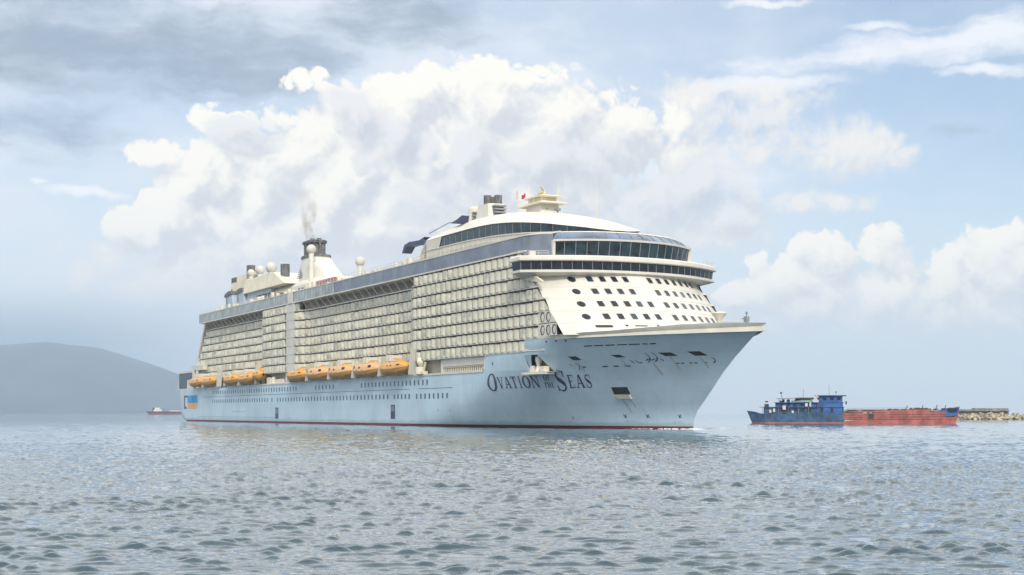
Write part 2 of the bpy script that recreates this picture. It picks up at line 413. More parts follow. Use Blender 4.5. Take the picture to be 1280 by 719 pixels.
# white rail along the top of the low side and up over the raised side
def strip(m, path, h, d0, d1, mi=0):
    rows = [[(u, v + d1, z), (u, v + d1, z + h), (u, v - d0, z + h), (u, v - d0, z)] for u, v, z in path]
    m.rings(rows, mi)
m = SB()
strip(m, [(u, BEAM, 12.18) for u in (-225, -180, -120, -60, -23.2)] + [(-22.4, BEAM, 12.9), (-22.1, BEAM, 15.0), (-21.4, BEAM, 15.75), (-20.4, BEAM, 15.95), (-10, half(-10, 16), 15.95), (-3.6, half(-3.6, 16), 15.95), (3.6, half(3.6, 16), 15.95)], .42, .5, .14)
strip(m, [(-272, BEAM, 11.9), (-239, BEAM, 11.9)], .75, .5, .2)
m.build('hull_rail', [M['white']], ship)
# rubbing groove between the two window rows, seams low on the side
m = SB()
for a, b_ in ((-262, -165), (-165, -64), (-59, -39)): patch(m, a, b_, 9.02, 9.14, .02)
patch(m, -268, -172, 1.75, 1.83, .02); patch(m, -160, -40, 1.6, 1.68, .02); patch(m, -222, -205, 3.6, 3.68, .02)
m.build('hull_seam', [M['navy']], ship)
# hull windows, two rows
wins = []
def row(u0, u1, z, pitch=2.55):
    n = round((u1 - u0) / pitch)
    for i in range(n + 1): wins.append((u0 + (u1 - u0) * i / n, z))
row(-247, -152, 10.55, 2.7); row(-134, -119, 10.6, 2.75); row(-97, -53.5, 10.6); 
row(-247, -181, 7.4, 2.7); row(-176, -176.0001, 7.4, 1) if 0 else wins.append((-176, 7.4))
row(-170, -78.5, 7.35, 2.7); row(-74, -64.5, 7.3, 2.4); row(-59.8, -42, 7.25)
wins.sort(key=lambda w: -w[0])
rest = SB(); proto = None
for i, (u, z) in enumerate(wins):
    if i < 100:
        if proto is None:
            w = SB(); w.prism([(-.42, -.02), (.42, -.02), (.42, .04), (-.42, .04)], -.62, .62)
            proto = w.build('hull_window', [M['hwin']], ship); o = proto
        else:
            o = proto.copy(); COL.objects.link(o); o.parent = ship
        o.location = (u, -(half(u, z)), z)
    else: rest.box(u - .42, u + .42, BEAM - .02, BEAM + .04, z - .62, z + .62)
tag(rest.build('hull_window', [M['hwin']], ship), kind='stuff')
# shell doors
for u0, u1, z0, z1, zc in ((-76.4, -73.6, 1.7, 5.3, 3.3), (-172.4, -169.4, 1.4, 4.9, 2.7)):
    m = SB(); patch(m, u0, u1, z0, z1, .05, 0); patch(m, u0 + .5, u1 - .5, zc + .3, z1 - .4, .09, 1)
    m.build('shell_door', [M['navy'], M['grey']], ship)
# pilot door with folded down platform
m = SB(); patch(m, 13.8, 17.3, 6.9, 8.35, .05, 0, 4, .25); pd = m.build('pilot_door', [M['dark']], ship)
m = SB(); patch(m, 14.1, 17.1, 6.0, 6.85, .32, 0, 4, .1); m.build('platform', [M['white']], pd)
m = SB(); patch(m, 13.5, 13.75, 6.0, 8.35, .03, 0, 1, .25); m.build('door_frame', [M['white']], pd)
# mooring ports, slots and draught marks on the bow
for u, z, w, h_ in ((10.6, 14.15, 2.0, .75), (20.5, 14.3, 1.9, .5), (30.4, 14.4, 2.3, .65), (35.7, 14.4, 2.2, .8)):
    m = SB(); patch(m, u - w / 2, u + w / 2, z - h_ / 2, z + h_ / 2, .04, 0, 3, -.9); m.build('mooring_port', [M['dark']], ship)
m = SB()
SLOTS = [(a, b_, 16.3, 16.5) for a, b_ in ((14.2, 16.2), (16.6, 18.6), (19.1, 21.1), (21.6, 23.6), (24.0, 26.2), (26.7, 27.7), (28.1, 29.3))]
SLOTS += [(a, a + 1.1, 12.3, 12.52) for a in (10.2, 15.2, 17.6, 20.0)] + [(a, a + .55, 12.6, 12.78) for a in (30.2, 31.1, 32.6, 33.5, 35.2)]
SLOTS += [(a, a + .45, 17.45 if a > 0 else 13.6, 17.75 if a > 0 else 14.2) for a in (5.0, 7.9, 10.5, -18.6)]
for sl in SLOTS:
    m = SB(); patch(m, *sl, .03, 0, 2); m.build('hull_slot', [M['dark']], ship)
for a in (30.2, 30.9, 31.6, 32.3, 33.2):
    m = SB(); patch(m, a, a + .45, 16.4, 16.55, .03, 0, 1); m.build('pale_slot', [M['white']], ship)
def brush(m, pts, w):
    """hand painted stroke on the hull through (u, z) points"""
    L = []
    for i, (u, z) in enumerate(pts):
        a, b_ = pts[max(i - 1, 0)], pts[min(i + 1, len(pts) - 1)]
        d = Vector((b_[0] - a[0], b_[1] - a[1])).normalized(); ww = w * (0.45 + 0.55 * sin(pi * (i + .5) / len(pts)))
        L.append(((u - d.y * ww, z + d.x * ww), (u + d.y * ww, z - d.x * ww)))
    m.grid([[(u, half(u, z) + .035, z) for u, z in r] for r in L])
m = SB()
for st in ([(21.8, 13.5), (22.1, 13.2), (22.4, 12.9)], [(22.8, 13.5), (23.1, 13.1), (23.5, 12.9), (24.0, 13.0)],
           [(25.7, 14.8), (26.1, 14.3), (26.1, 13.8), (25.6, 13.3), (25.1, 13.0)], [(27.1, 14.8), (27.5, 14.4), (27.5, 13.8), (27.0, 13.3), (26.5, 13.1)],
           [(24.9, 13.3), (25.5, 13.6), (26.1, 13.4), (26.9, 13.6)], [(27.9, 13.6), (28.2, 13.3), (28.2, 13.1)],
           [(37.0, 13.6), (37.4, 13.4), (37.3, 12.9), (36.8, 12.6)], [(9.6, 13.3), (10.0, 12.6), (9.5, 11.8)], [(8.0, 13.1), (8.2, 12.7)]):
    brush(m, st, .10)
m.build('bow_flourish', [M['letter']], ship)
for u, z, w, L in ((10.3, 13.7, .5, 2.2), (20.2, 14.0, .4, 1.8), (30.0, 14.0, .5, 2.6), (35.2, 13.9, .5, 2.2), (15.0, 5.9, .8, 2.6), (16.6, 5.9, .5, 1.6), (26.0, 12.9, .6, 2.4), (-1.0, 11.0, .5, 2.0)):
    m = SB(); brush(m, [(u + .04 * i, z - L * i / 5) for i in range(6)], w * .35); m.build('rust_run', [M['run']], ship)
m = SB()
for u in (13.5, 18.5, 25.2):
    for s in ([(u - .35, 2.9), (u - .1, 2.5), (u + .3, 2.3)], [(u + .25, 2.9), (u - .1, 2.5), (u - .3, 2.2)]): brush(m, s, .09)
for u, z in ((0.5, 2.2), (-40.5, 3.9), (-47, 3.9)): brush(m, [(u, z + .25), (u, z), (u, z - .25)], .12)
m.build('draught_mark', [M['navy']], ship)

# ---- the ship's name
def letter(ch):
    T, t, s = .2, .075, .07     # thick, thin, serif
    R = lambda x0, x1, z0, z1: [(x0, z0), (x1, z0), (x1, z1), (x0, z1)]
    B = lambda a, b, w: [(a[0] - w / 2, a[1]), (a[0] + w / 2, a[1]), (b[0] + w / 2, b[1]), (b[0] - w / 2, b[1])]
    if ch == 'O':
        q = []
        for i in range(20):
            a, b_ = 2 * pi * i / 20, 2 * pi * (i + 1) / 20
            q.append([(.5 + .5 * cos(a), .5 + .52 * sin(a)), (.5 + .5 * cos(b_), .5 + .52 * sin(b_)), (.5 + .3 * cos(b_), .5 + .45 * sin(b_)), (.5 + .3 * cos(a), .5 + .45 * sin(a))])
        return q
    if ch == 'S':
        pts = [(.84, .78), (.74, .93), (.5, .985), (.24, .9), (.17, .74), (.3, .58), (.55, .47), (.8, .33), (.83, .18), (.68, .05), (.45, .015), (.2, .09), (.12, .26)]
        ws = [.04, .05, .06, .1, .15, .19, .2, .18, .14, .08, .06, .05, .04]; q = []; L = []
        for i, (x, z) in enumerate(pts):
            a, b_ = pts[max(i - 1, 0)], pts[min(i + 1, 12)]; d = Vector((b_[0] - a[0], b_[1] - a[1])).normalized()
            L.append(((x - d.y * ws[i] * .55, z + d.x * ws[i] * .55), (x + d.y * ws[i] * .55, z - d.x * ws[i] * .55)))
        for i in range(12): q.append([L[i][0], L[i][1], L[i + 1][1], L[i + 1][0]])
        return q + [R(.8, .87, .7, .99), R(.09, .16, .01, .3)]
    return {'V': [B((.48, 0), (.14, 1), T), B((.52, 0), (.86, 1), t), R(0, .32, 1 - s, 1), R(.72, 1, 1 - s, 1)],
            'A': [B((.14, 0), (.48, 1), t), B((.86, 0), (.52, 1), T), R(.25, .7, .3, .3 + t), R(0, .28, 0, s), R(.68, 1.02, 0, s)],
            'T': [R(.4, .6, 0, 1), R(.04, .96, .93, 1), R(.04, .1, .74, .95), R(.9, .96, .74, .95), R(.28, .72, 0, s)],
            'I': [R(.38, .62, 0, 1), R(.24, .76, 0, s), R(.24, .76, 1 - s, 1)],
            'N': [R(.12, .12 + t, 0, 1), R(.82, .82 + t, 0, 1), B((.84, 0), (.2, 1), T), R(.0, .28, 0, s), R(.7, 1, 1 - s, 1), R(0, .24, 1 - s, 1)],
            'F': [R(.18, .38, 0, 1), R(.08, .86, .93, 1), R(.8, .86, .75, .95), R(.3, .66, .48, .55), R(.06, .52, 0, s)],
            'H': [R(.14, .32, 0, 1), R(.68, .86, 0, 1), R(.3, .7, .47, .54), R(.04, .42, 0, s), R(.58, .96, 0, s), R(.04, .42, 1 - s, 1), R(.58, .96, 1 - s, 1)],
            'E': [R(.18, .38, 0, 1), R(.08, .86, .93, 1), R(.8, .86, .76, .95), R(.3, .66, .48, .55), R(.08, .9, 0, .07), R(.84, .9, .05, .26)]}[ch]
m = SB()
def word(txt, u0, u1, z0, z1, gap=.12):
    wd = {'I': .55, 'O': 1.05, 'N': 1.08, 'S': .8, 'T': .9, 'F': .85, 'E': .85}
    tot = sum(wd.get(c, 1.0) for c in txt) + gap * (len(txt) - 1); k = (u1 - u0) / tot; x = u0
    for c in txt:
        w = wd.get(c, 1.0) * k
        for p in letter(c):
            pts = []
            for px_, pz in p:
                z = z0 + pz * (z1 - z0); u = x + px_ * w + (z - 9.7) * .42 * sstep(-24, 4, x)
                pts.append((u, half(u, z) + .05, z))
            m.quad(*pts)
        x += w + gap * k
word('O', -20.9, -16.9, 8.0, 11.75); word('VATION', -16.5, -2.9, 8.5, 10.95); word('OF', -1.4, .5, 9.9, 11.0); word('THE', -1.7, 1.1, 8.5, 9.5)
word('S', 1.6, 4.5, 7.7, 11.9); word('EAS', 4.8, 10.6, 8.3, 10.95)
m.build('name_lettering', [M['letter']], ship)

# ---- stern: raised white quarter, dark corner window, banner
m = SB()
m.side_prism([(-299.6, 12.2), (-275, 12.2), (-275, 19.4), (-297.4, 19.4)], BEAM - .1, BEAM - 1.0)
m.side_prism([(-299.6, 12.2), (-275, 12.2), (-275, 19.4), (-297.4, 19.4)], -BEAM + .1, -BEAM + 1.0)
m.quad((-299.5, BEAM - .6, 12.2), (-299.5, -BEAM + .6, 12.2), (-297.3, -BEAM + .6, 19.3), (-297.3, BEAM - .6, 19.3))
m.side_prism([(-279, 19.4), (-262, 19.4), (-262, 21.2), (-279, 21.2)], BEAM - .2, BEAM - 2.0)
m.build('stern_bulwark', [M['white']], ship)
m = SB(); m.side_prism([(-297.2, 12.8), (-285.5, 12.8), (-285.5, 16.2), (-277.5, 16.2), (-277.5, 18.7), (-297.2, 18.7)], BEAM - .05, BEAM + .03)
m.build('stern_window', [M['glass']], ship)
m = SB(); patch(m, -284, -268.9, 6.95, 9.95, .05, 0); sg = m.build('stern_banner', [M['signblue']], ship)
m = SB(); patch(m, -284, -268.9, 4.9, 6.75, .05, 0); m.build('lower_panel', [M['signorange']], sg)
m = SB()
brush(m, [(-282.5, 7.6), (-280, 8.3), (-277.5, 7.9), (-275, 8.5), (-272.5, 8.2), (-270, 8.7)], .42)
brush(m, [(-281.5, 8.6), (-278.5, 9.1), (-275.5, 8.8), (-273.5, 9.2)], .22)
m.build('wave_motif', [M['signmark']], sg)
m = SB(); patch(m, -289.2, -287.6, 4.8, 9.9, .05); patch(m, -287.6, -284.2, 9.2, 9.95, .05); patch(m, -287.6, -285.4, 4.8, 5.6, .05); m.build('banner_bracket', [M['navy']], sg)
m = SB(); patch(m, -287.5, -284.9, 5.7, 9.1, .045); m.build('bracket_panel', [M['white']], sg)
m = SB(); m.box(-299.9, -298.2, BEAM - 3.9, BEAM - 2.6, 6.2, 7.4); m.build('stern_fairlead', [M['dark']], ship)

# ================================================================ superstructure
ZK = [36.8 - 2.6 * k for k in range(9)]          # deck levels, 36.8 down to 16.0
ENDS = [-5.0, -3.2, -.3, 2.5, 5.4, 2.5, 2.5, -3.6]
def vr(u):
    """starboard line of the balcony fronts: full breadth blocks with recesses between them"""
    return BEAM - 2.4 * (sstep(-61.5, -69, u) * sstep(-153, -145, u)) - 2.4 * sstep(-184, -194, u)
def aft(z): return -277 + max(0.0, z - 24.0) * 0.88
def ulist(a, b_, step=2.85):
    n = max(1, int(math.ceil((b_ - a) / step))); return [a + (b_ - a) * i / n for i in range(n + 1)]
def uF(z): return 8.8 + (31.3 - z) * 1.1
def front(v, z, off=0.0): return uF(z) - 9.8 * (abs(v) / BEAM) ** 2 + off
# core behind the balconies
m = SB()
for s_ in (1, -1):
    rows = []
    for z in (12.2, 16.0, 21.2, 26.4, 31.6, 36.7, 40.0):
        rows.append([(aft(z) + 1 + (-8 - aft(z) - 1) * i / 90, s_ * (vr(aft(z) + 1 + (-8 - aft(z) - 1) * i / 90) - 2.15 - (1.0 if z < 16 else 0)), z) for i in range(91)])
    m.grid(rows)
m.grid([[(aft(z) + 1, 18.4, z), (aft(z) + 1, -18.4, z)] for z in (12.2, 24, 40.0)])
m.grid([[(aft(40) + 1, 18.4, 40.0), (aft(40) + 1, -18.4, 40.0)], [(-8, 18.4, 40.0), (-8, -18.4, 40.0)]])
m.grid([[(-8, 18.5, z), (min(6.0, front(0, z) - 11), 18.5, z)] for z in (16.0, 18.4, 26.4, 36.7)])
m.build('superstructure', [M['shade']], ship)
# deck slabs
for k, z in enumerate(ZK):
    e = ENDS[min(k, 7)] if k else -3
    if k: e = max(ENDS[k - 1], ENDS[min(k, 7)])
    if k in (7,): e = 2.6
    if k == 8: e = -3.4
    m = SB(); us_ = ulist(aft(z), e, 2.0)
    over = (lambda u: BEAM) if k == 0 else vr
    for s_ in (1, -1):
        m.rings([[(u, s_ * (over(u) + .12), z - .16), (u, s_ * (over(u) + .12), z + .16), (u, s_ * (over(u) - (5.2 if k == 0 else 2.3)), z + .16), (u, s_ * (over(u) - (5.2 if k == 0 else 2.3)), z - .16)] for u in us_])
    m.build('deck_slab', [M['white']], ship)
# balconies
BW, BH, BD = 2.85, 2.28, 2.05
def balcony(m, P3, rnd):
    """one cabin balcony; P3 maps (along, outward, up) to ship space. slots: rail, white, glass, beige"""
    n = 8; H = 1.82; rs_ = 5 if (rnd > .55 and rnd < .72) else 0
    if rnd > .9: H = 1.7
    arc = [(.26 + (BW - .38) * i / n, -.16 + .50 * sin(pi * i / n) ** .7) for i in range(n + 1)]
    m.grid([[P3(x, y, .0) for x, y in arc], [P3(x, y + .03, H * .5) for x, y in arc], [P3(x, y, H) for x, y in arc]], rs_)
    m.grid([[P3(x, y - .06, H) for x, y in arc], [P3(x, y - .06, .0) for x, y in arc]], 0)
    m.grid([[P3(x, y + .03, H) for x, y in arc], [P3(x, y + .03, H + .09) for x, y in arc], [P3(x, y - .09, H + .09) for x, y in arc], [P3(x, y - .09, H) for x, y in arc]], 1)
    # partition with a rounded outer edge
    pr = [(-BD, 0), (-.3, 0), (-.16, .5), (-.12, 1.2), (-.2, 1.9), (-.4, BH), (-BD, BH)]
    for x in (0.0, .09): m.quad(*[P3(x, y, z) for y, z in pr], m=3)
    for (a, b_) in zip(pr[:-1], pr[1:]): m.quad(P3(0, a[0], a[1]), P3(.09, a[0], a[1]), P3(.09, b_[0], b_[1]), P3(0, b_[0], b_[1]), m=3)
    m.quad(P3(-.1, -.55, 0), P3(.34, -.55, 0), P3(.34, -.55, BH), P3(-.1, -.55, BH), m=4)  # dark strip in the gap: shade between bays put in as colour
    # cabin wall and its sliding door
    m.quad(P3(.09, -BD, 0), P3(BW, -BD, 0), P3(BW, -BD, BH), P3(.09, -BD, BH), m=3)
    a = .55 + .5 * rnd
    m.quad(P3(a, -BD + .03, .05), P3(a + 1.5, -BD + .03, .05), P3(a + 1.5, -BD + .03, 2.05), P3(a, -BD + .03, 2.05), m=2)
    if rnd > .62:      # a deck chair or a towel at the rail
        m.add([P3(a, -1.1, .05), P3(a + .7, -1.1, .05), P3(a + .7, -.5, .05), P3(a, -.5, .05), P3(a, -1.2, 1.0), P3(a + .7, -1.2, 1.0)], [(0, 1, 2, 3), (0, 1, 5, 4)], 2)
    elif rnd < .2:     # drawn curtain
        m.quad(P3(a, -BD + .06, .1), P3(a + .9, -BD + .06, .1), P3(a + .9, -BD + .06, 2.0), P3(a, -BD + .06, 2.0), m=1)
BM = [M['rail'], M['white'], M['glass'], M['cream'], M['gap_shade'], M['rail2']]
rng = random.Random(5)
bays = []
for r in range(8):
    z0 = ZK[r + 1] + .16
    u = ENDS[r] - BW; u_min = aft(z0 + 1.2) + 1.2
    while u > u_min:
        mid = u + BW / 2
        skip = (r == 0 and (-149 < mid < -62 or mid < -190)) or -161.5 < mid < -153.5
        if not skip: bays.append((u, r, z0))
        u -= BW
bays.sort(key=lambda b_: -b_[0])
protos = []
for q in range(5):
    m = SB(); balcony(m, lambda x, y, z: (x, y, z), (0.1, .35, .5, .68, .95)[q])
    protos.append(m)
made = [None] * 5
rest = SB()
for i, (u, r, z0) in enumerate(bays):
    if i < 100:
        q = rng.choice((0, 1, 1, 2, 2, 3, 4))
        if made[q] is None:
            made[q] = protos[q].build('balcony', BM, ship, True); o = made[q]
        else:
            o = made[q].copy(); COL.objects.link(o); o.parent = ship
        o.location = (u, -vr(u), z0)
    else:
        va, vb = vr(u), vr(u + BW)
        balcony(rest, lambda x, y, z: (u + x, va + (vb - va) * x / BW + y, z0 + z), rng.random())
tag(rest.build('balcony', BM, ship, True), kind='stuff')
# flat cream pier between the blocks, stern edge pillar
m = SB(); m.prism([(-161.4, BEAM - 2.3), (-161.4, BEAM + .05), (-153.6, BEAM + .05), (-153.6, BEAM - 2.3)], 15.8, 36.6)
m.build('pier_wall', [M['white']], ship)
m = SB(); m.side_prism([(aft(z) - .4, z) for z in (19.4, 24, 30, 36.6, 40)] + [(aft(z) + 1.4, z) for z in (40, 36.6, 30, 24, 19.4)], 15.5, 18.75)
m.grid([[(aft(z) - .3, 18.6, z), (aft(z) - .3, -18.6, z)] for z in (19.4, 24, 30, 36.6, 40)]); m.build('stern_wall', [M['white']], ship)
# struts carrying the overhanging pool deck above the recesses
first = None
for u in [-64.5 - 5.1 * i for i in range(17)] + [-193 - 5.1 * i for i in range(14)]:
    if first is None:
        m = SB(); m.tube([(0, BEAM - .15, 36.6), (-1.0, BEAM - 2.5, 34.3)], .17, 6)
        first = m.build('strut', [M['white']], ship); o = first
    else:
        o = first.copy(); COL.objects.link(o); o.parent = ship
    o.location = (u, 0, 0)
# promenade: wall, ceiling, openings
m = SB()
us_ = ulist(-272, -23, 3.0)
m.grid([[(u, 17.4, z) for u in us_] for z in (12.2, 15.9)], 0)
for u in us_[::2]: m.quad((u, 17.44, 12.4), (u + 2.2, 17.44, 12.4), (u + 2.2, 17.44, 15.0), (u, 17.44, 15.0), m=1)
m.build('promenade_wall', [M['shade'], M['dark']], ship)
m = SB(); m.box(-46, -23.2, 19.6, 20.2, 14.0, 15.85); m.box(-46, -23.2, 19.7, 20.1, 12.55, 12.7)
m.box(-46.4, -45.6, 19.4, 20.3, 12.2, 15.85); m.build('promenade_panel', [M['white']], ship)
m = SB()
for i in range(24): m.box(-46 + i * .97, -45.8 + i * .97, 19.85, 20.05, 12.6, 13.75)
m.box(-46, -23.2, 19.8, 20.1, 13.75, 13.9); m.build('promenade_railing', [M['cream']], ship)
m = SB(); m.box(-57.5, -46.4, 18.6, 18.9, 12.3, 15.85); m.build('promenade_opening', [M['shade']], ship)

# ---- pool deck screens
def screen(name, a, b_, mt, post):
    m = SB(); us_ = ulist(a, b_, 6)
    m.rings([[(u, BEAM, 36.95), (u, BEAM, 39.95), (u, BEAM - .12, 39.95), (u, BEAM - .12, 36.95)] for u in us_])
    for u in ulist(a, b_, post): m.box(u - .07, u + .07, BEAM - .02, BEAM + .07, 36.95, 39.95, 1)
    m.build(name, [mt, M['grey']], ship)
screen('deck_screen', -118, -4, M['slate'], 5.2)
screen('deck_screen', -266, -118, M['pale'], 2.6)
m = SB()
strip(m, [(u, BEAM, 39.95) for u in ulist(-266, -4, 20)] + [(-2, 20.25, 39.95), (-.3, 19.2, 40.0), (1.0, 17.8, 40.1), (1.6, 16.7, 40.2), (.9, 14.6, 40.6)], .28, .2, .1)
strip(m, [(-159, BEAM + .2, 36.7), (-155, BEAM + .2, 36.7)], 3.3, .5, .1)
m.build('screen_rim', [M['white']], ship)
m = SB(); cor = [(-4, 20.7), (-2, 20.15), (-.3, 19.1), (1.0, 17.7), (1.6, 16.7)]
m.grid([[(u, v, z) for u, v in cor] for z in (35.3, 40.0)]); m.build('corner_glazing', [M['slate']], ship)
m = SB()
for a, b_ in ((-266, -70),):
    for u in ulist(a, b_, 2.4): m.box(u - .04, u + .04, BEAM - .5, BEAM - .42, 40.2, 41.4)
    for z in (40.75, 41.35): m.box(a, b_, BEAM - .5, BEAM - .44, z, z + .07)
m.build('deck_railing', [M['white']], ship)
m = SB()
for i in range(46):
    u = -250 + i * 4.0 + rng.uniform(-1, 1); w = rng.uniform(.5, 1.8); h_ = rng.uniform(.7, 2.1)
    if rng.random() < .6: m.box(u, u + w, BEAM - 2.5, BEAM - 1.6, 40.1, 40.2 + h_)
m.build('deck_locker', [M['cream']], ship)

# ---- rounded, raked front with its cabin windows
m = SB()
vs_ = [BEAM * sin(pi / 2 * (i / 14 - 1)) for i in range(29)][::-1]
for k in range(2, 8):
    zt, zb = ZK[k], (ZK[k + 1] if k < 7 else 18.2)
    rows = [[(front(v, zt, .10), v, zt) for v in vs_], [(front(v, zt - .16, .10), v, zt - .16) for v in vs_], [(front(v, zt - .22), v, zt - .22) for v in vs_], [(front(v, zb), v, zb) for v in vs_]]
    if k == 7:
        rows = [[(u, max(-half(u, 18.6) + .35, min(half(u, 18.6) - .35, v)), z) for u, v, z in r] for r in rows]
    m.grid(rows)
m.grid([[(front(v, ZK[2]) - 6 * (1 - (v / BEAM) ** 2), v, z) for v in vs_] for z in (31.6, 36.7)])
# side cheeks between the last balcony and the front
for r in range(2, 7):
    zt, zb = ZK[r], ZK[r + 1]
    for s_ in (1, -1): m.quad((ENDS[r], s_ * BEAM, zb + .16), (front(BEAM, zb) - (2.6 if r == 6 else 0), s_ * BEAM, zb + .16), (front(BEAM, zt), s_ * BEAM, zt), (ENDS[r], s_ * BEAM, zt))
    m.quad((ENDS[r] + .02, BEAM, zb), (ENDS[r] + .02, BEAM, zt), (ENDS[r] + .02, BEAM - 2.3, zt), (ENDS[r] + .02, BEAM - 2.3, zb))
m.quad((-3.6, BEAM, 16.0), (-3.6, BEAM, 18.6), (-3.6, BEAM - 2.3, 18.6), (-3.6, BEAM - 2.3, 16.0))
m.build('front_wall', [M['white']], ship, True)
def on_front(v, z, off): return (front(v, z) + off, v, z)
def front_plate(m, vc, zc, w, h, off, mi, oval=False):
    n = 20 if oval else 16; pts = []
    for i in range(n):
        a = 2 * pi * i / n
        if oval: x, y = cos(a), sin(a)
        else:                                # rounded square
            x, y = cos(a), sin(a); k = max(abs(x), abs(y)); q = 1 / k; q = min(q, 1.36); x, y = x * q, y * q
        pts.append((vc + x * w / 2, zc + y * h / 2))
    o = [on_front(v, z, off) for v, z in pts]; b_ = [on_front(v, z, -.05) for v, z in pts]
    m.add(o + b_, [tuple(range(n))] + [(i, (i + 1) % n, n + (i + 1) % n, n + i) for i in range(n)], mi)
for k in range(4):
    z = 30.55 - 2.72 * k; sp = 2.36 + .05 * k
    for j in range(-7, 8):
        if j == 0: continue
        v = (abs(j) - .5) * sp * (1 if j > 0 else -1) + (.15 if j < 0 else 0) + (.55 + .12 * k if j > 0 else -.55 - .1 * k)
        if j > 5: continue
        if j < 0 and abs(v) > 18.5: continue
        if (k, j) in ((0, 1), (1, 1)): continue                # blanked window
        m = SB(); front_plate(m, v, z, 1.26, 1.34, .05, 0); o = m.build('cabin_window', [M['frame']], ship)
        m = SB(); front_plate(m, v, z, 1.04, 1.12, .085, 0); m.build('pane', [M['teal'] if (k * 7 + j * 3) % 5 == 0 else M['glass']], o)
    v = 14.35 + .42 * k
    m = SB(); front_plate(m, v, z - .05, 1.38, 1.24, .06, 0, True); o = m.build('round_window', [M['black']], ship)
    m = SB(); front_plate(m, v, z - .05, 1.02, .92, .10, 0, True); m.build('pane', [M['glass']], o)
for r, us2 in ((5, (4.3, 6.75)), (6, (4.3, 6.75, 9.2))):
    for u in us2:
        zc = (ZK[r] + ZK[r + 1]) / 2 + .05
        m = SB(); n = 18
        ring = [(u + .85 * cos(2 * pi * i / n), zc + 1.02 * sin(2 * pi * i / n)) for i in range(n)]
        m.side_prism(ring, BEAM - .02, BEAM + .05, 0); o = m.build('oval_opening', [M['dark']], ship)
        m = SB(); m.side_prism([(u + .18 + .55 * cos(2 * pi * i / n), zc - .05 + .8 * sin(2 * pi * i / n)) for i in range(n)], BEAM + .03, BEAM + .08)
        m.build('pane', [M['rail']], o)
m = SB(); front_plate(m, 13.6, 20.3, 2.9, .5, .06, 0); front_plate(m, 9.6, 20.45, .5, .35, .06, 0); front_plate(m, 6.9, 20.4, 2.4, .2, .06, 0); front_plate(m, 3.4, 20.5, .4, .4, .06, 0)
m.build('front_slot', [M['dark']], ship)

# ---- bridge
def ub(v): return 9.2 - 8.2 * (abs(v) / 24.1) ** 2.2
def bridge_ring(z, ins, wing_in=0.0, back=-3.2):
    k = (24.1 - ins - wing_in) / 24.1
    fr = [(ub(24.1 * t) - ins, 24.1 * t * k, z) for t in [1 - i / 24 * 2 for i in range(25)]]
    return fr + [(back + ins * .4, -24.1 * k, z), (-7, -18.4, z), (-7, 18.4, z), (back + ins * .4, 24.1 * k, z)]
m = SB(); m.rings([bridge_ring(30.6, 3.4, 1.2), bridge_ring(31.5, .9, .1), bridge_ring(31.85, .0), bridge_ring(32.35, 0.0)])
bd = m.build('bridge', [M['white']], ship, True)
m = SB(); m.rings([bridge_ring(32.35, .42), bridge_ring(34.15, .25)]); bg_m = m
m = SB(); m.rings([bridge_ring(34.12, -.12), bridge_ring(34.3, -.28), bridge_ring(35.0, -.22), bridge_ring(35.3, .1)]); m.build('bridge_roof', [M['white']], bd, True)
m = SB()
def along(curve, step):
    out = [curve[0]]; acc = 0
    for a, b_ in zip(curve[:-1], curve[1:]):
        L = (Vector(b_) - Vector(a)).length; s = step - acc
        while s < L: out.append(tuple(Vector(a).lerp(Vector(b_), s / L))); s += step
        acc = (L - (s - step))
    return out
lo, hi = bridge_ring(32.35, .40)[:25], bridge_ring(34.15, .23)[:25]
for a, b_ in zip(along(lo, 2.1), along(hi, 2.1)): bg_m.tube([(a[0] + .03, a[1], a[2]), (b_[0] + .03, b_[1], b_[2])], .07, 5, 1)
bg_m.build('bridge_glazing', [M['glass'], M['grey']], bd)
m = SB()
for s_ in (1, -1):
    wp = [(ub(24.1 * t) - .4, s_ * 24.3 * t, 36.2) for t in (1, .93, .86, .79)]
    for h_ in (0, -.45): m.tube([(u, v, z + h_) for u, v, z in wp] , .04, 5)
    for u, v, z in wp: m.tube([(u, v, 35.25), (u, v, z)], .04, 5)
    m.tube([(-3, s_ * 24.2, 36.2), (wp[0][0], wp[0][1], 36.2)], .04, 5)
m.build('wing_railing', [M['white']], bd)
m = SB(); m.side_prism([(-3, 31.6), (1.5, 31.3), (5, 29.8), (3, 29.8), (-3, 30.8)], BEAM - .1, BEAM + .4); m.build('wing_bracket', [M['cream']], bd)
# ---- forward lounge above the bridge
def ring_f(u0, d, w, z, n=24, p=2.2): return [(u0 - d * abs(1 - 2 * i / n) ** p, w * (1 - 2 * i / n), z) for i in range(n + 1)]
m = SB(); m.grid([ring_f(7.7, 6.4, 16.6, 35.2), ring_f(8.3, 6.4, 16.9, 38.5)])
for a, b_ in zip(along(ring_f(7.75, 6.4, 16.6, 35.2), 2.3), along(ring_f(8.35, 6.4, 16.9, 38.5), 2.3 * 1.02)): m.tube([a, b_], .08, 5, 1)
m.build('lounge_glazing', [M['teal'], M['grey']], ship, True)
m = SB()
m.rings([[(a[0] + .25, a[1] * 1.01, 38.45), (a[0] + .3, a[1] * 1.01, 38.85), (a[0] - .5, a[1] * .98, 38.95), (a[0] - .5, a[1] * .98, 38.45)] for a in ring_f(8.3, 6.4, 16.9, 38.5)])
for s_ in (1, -1): m.rings([[(1.0, s_ * 16.3, 35.2), (1.7, s_ * 16.3, 35.2), (1.7, s_ * 16.9, 35.2), (1.0, s_ * 16.9, 35.2)], [(1.5, s_ * 16.5, 38.6), (2.2, s_ * 16.5, 38.6), (2.2, s_ * 17.1, 38.6), (1.5, s_ * 17.1, 38.6)]])
m.build('lounge_frame', [M['white']], ship, True)
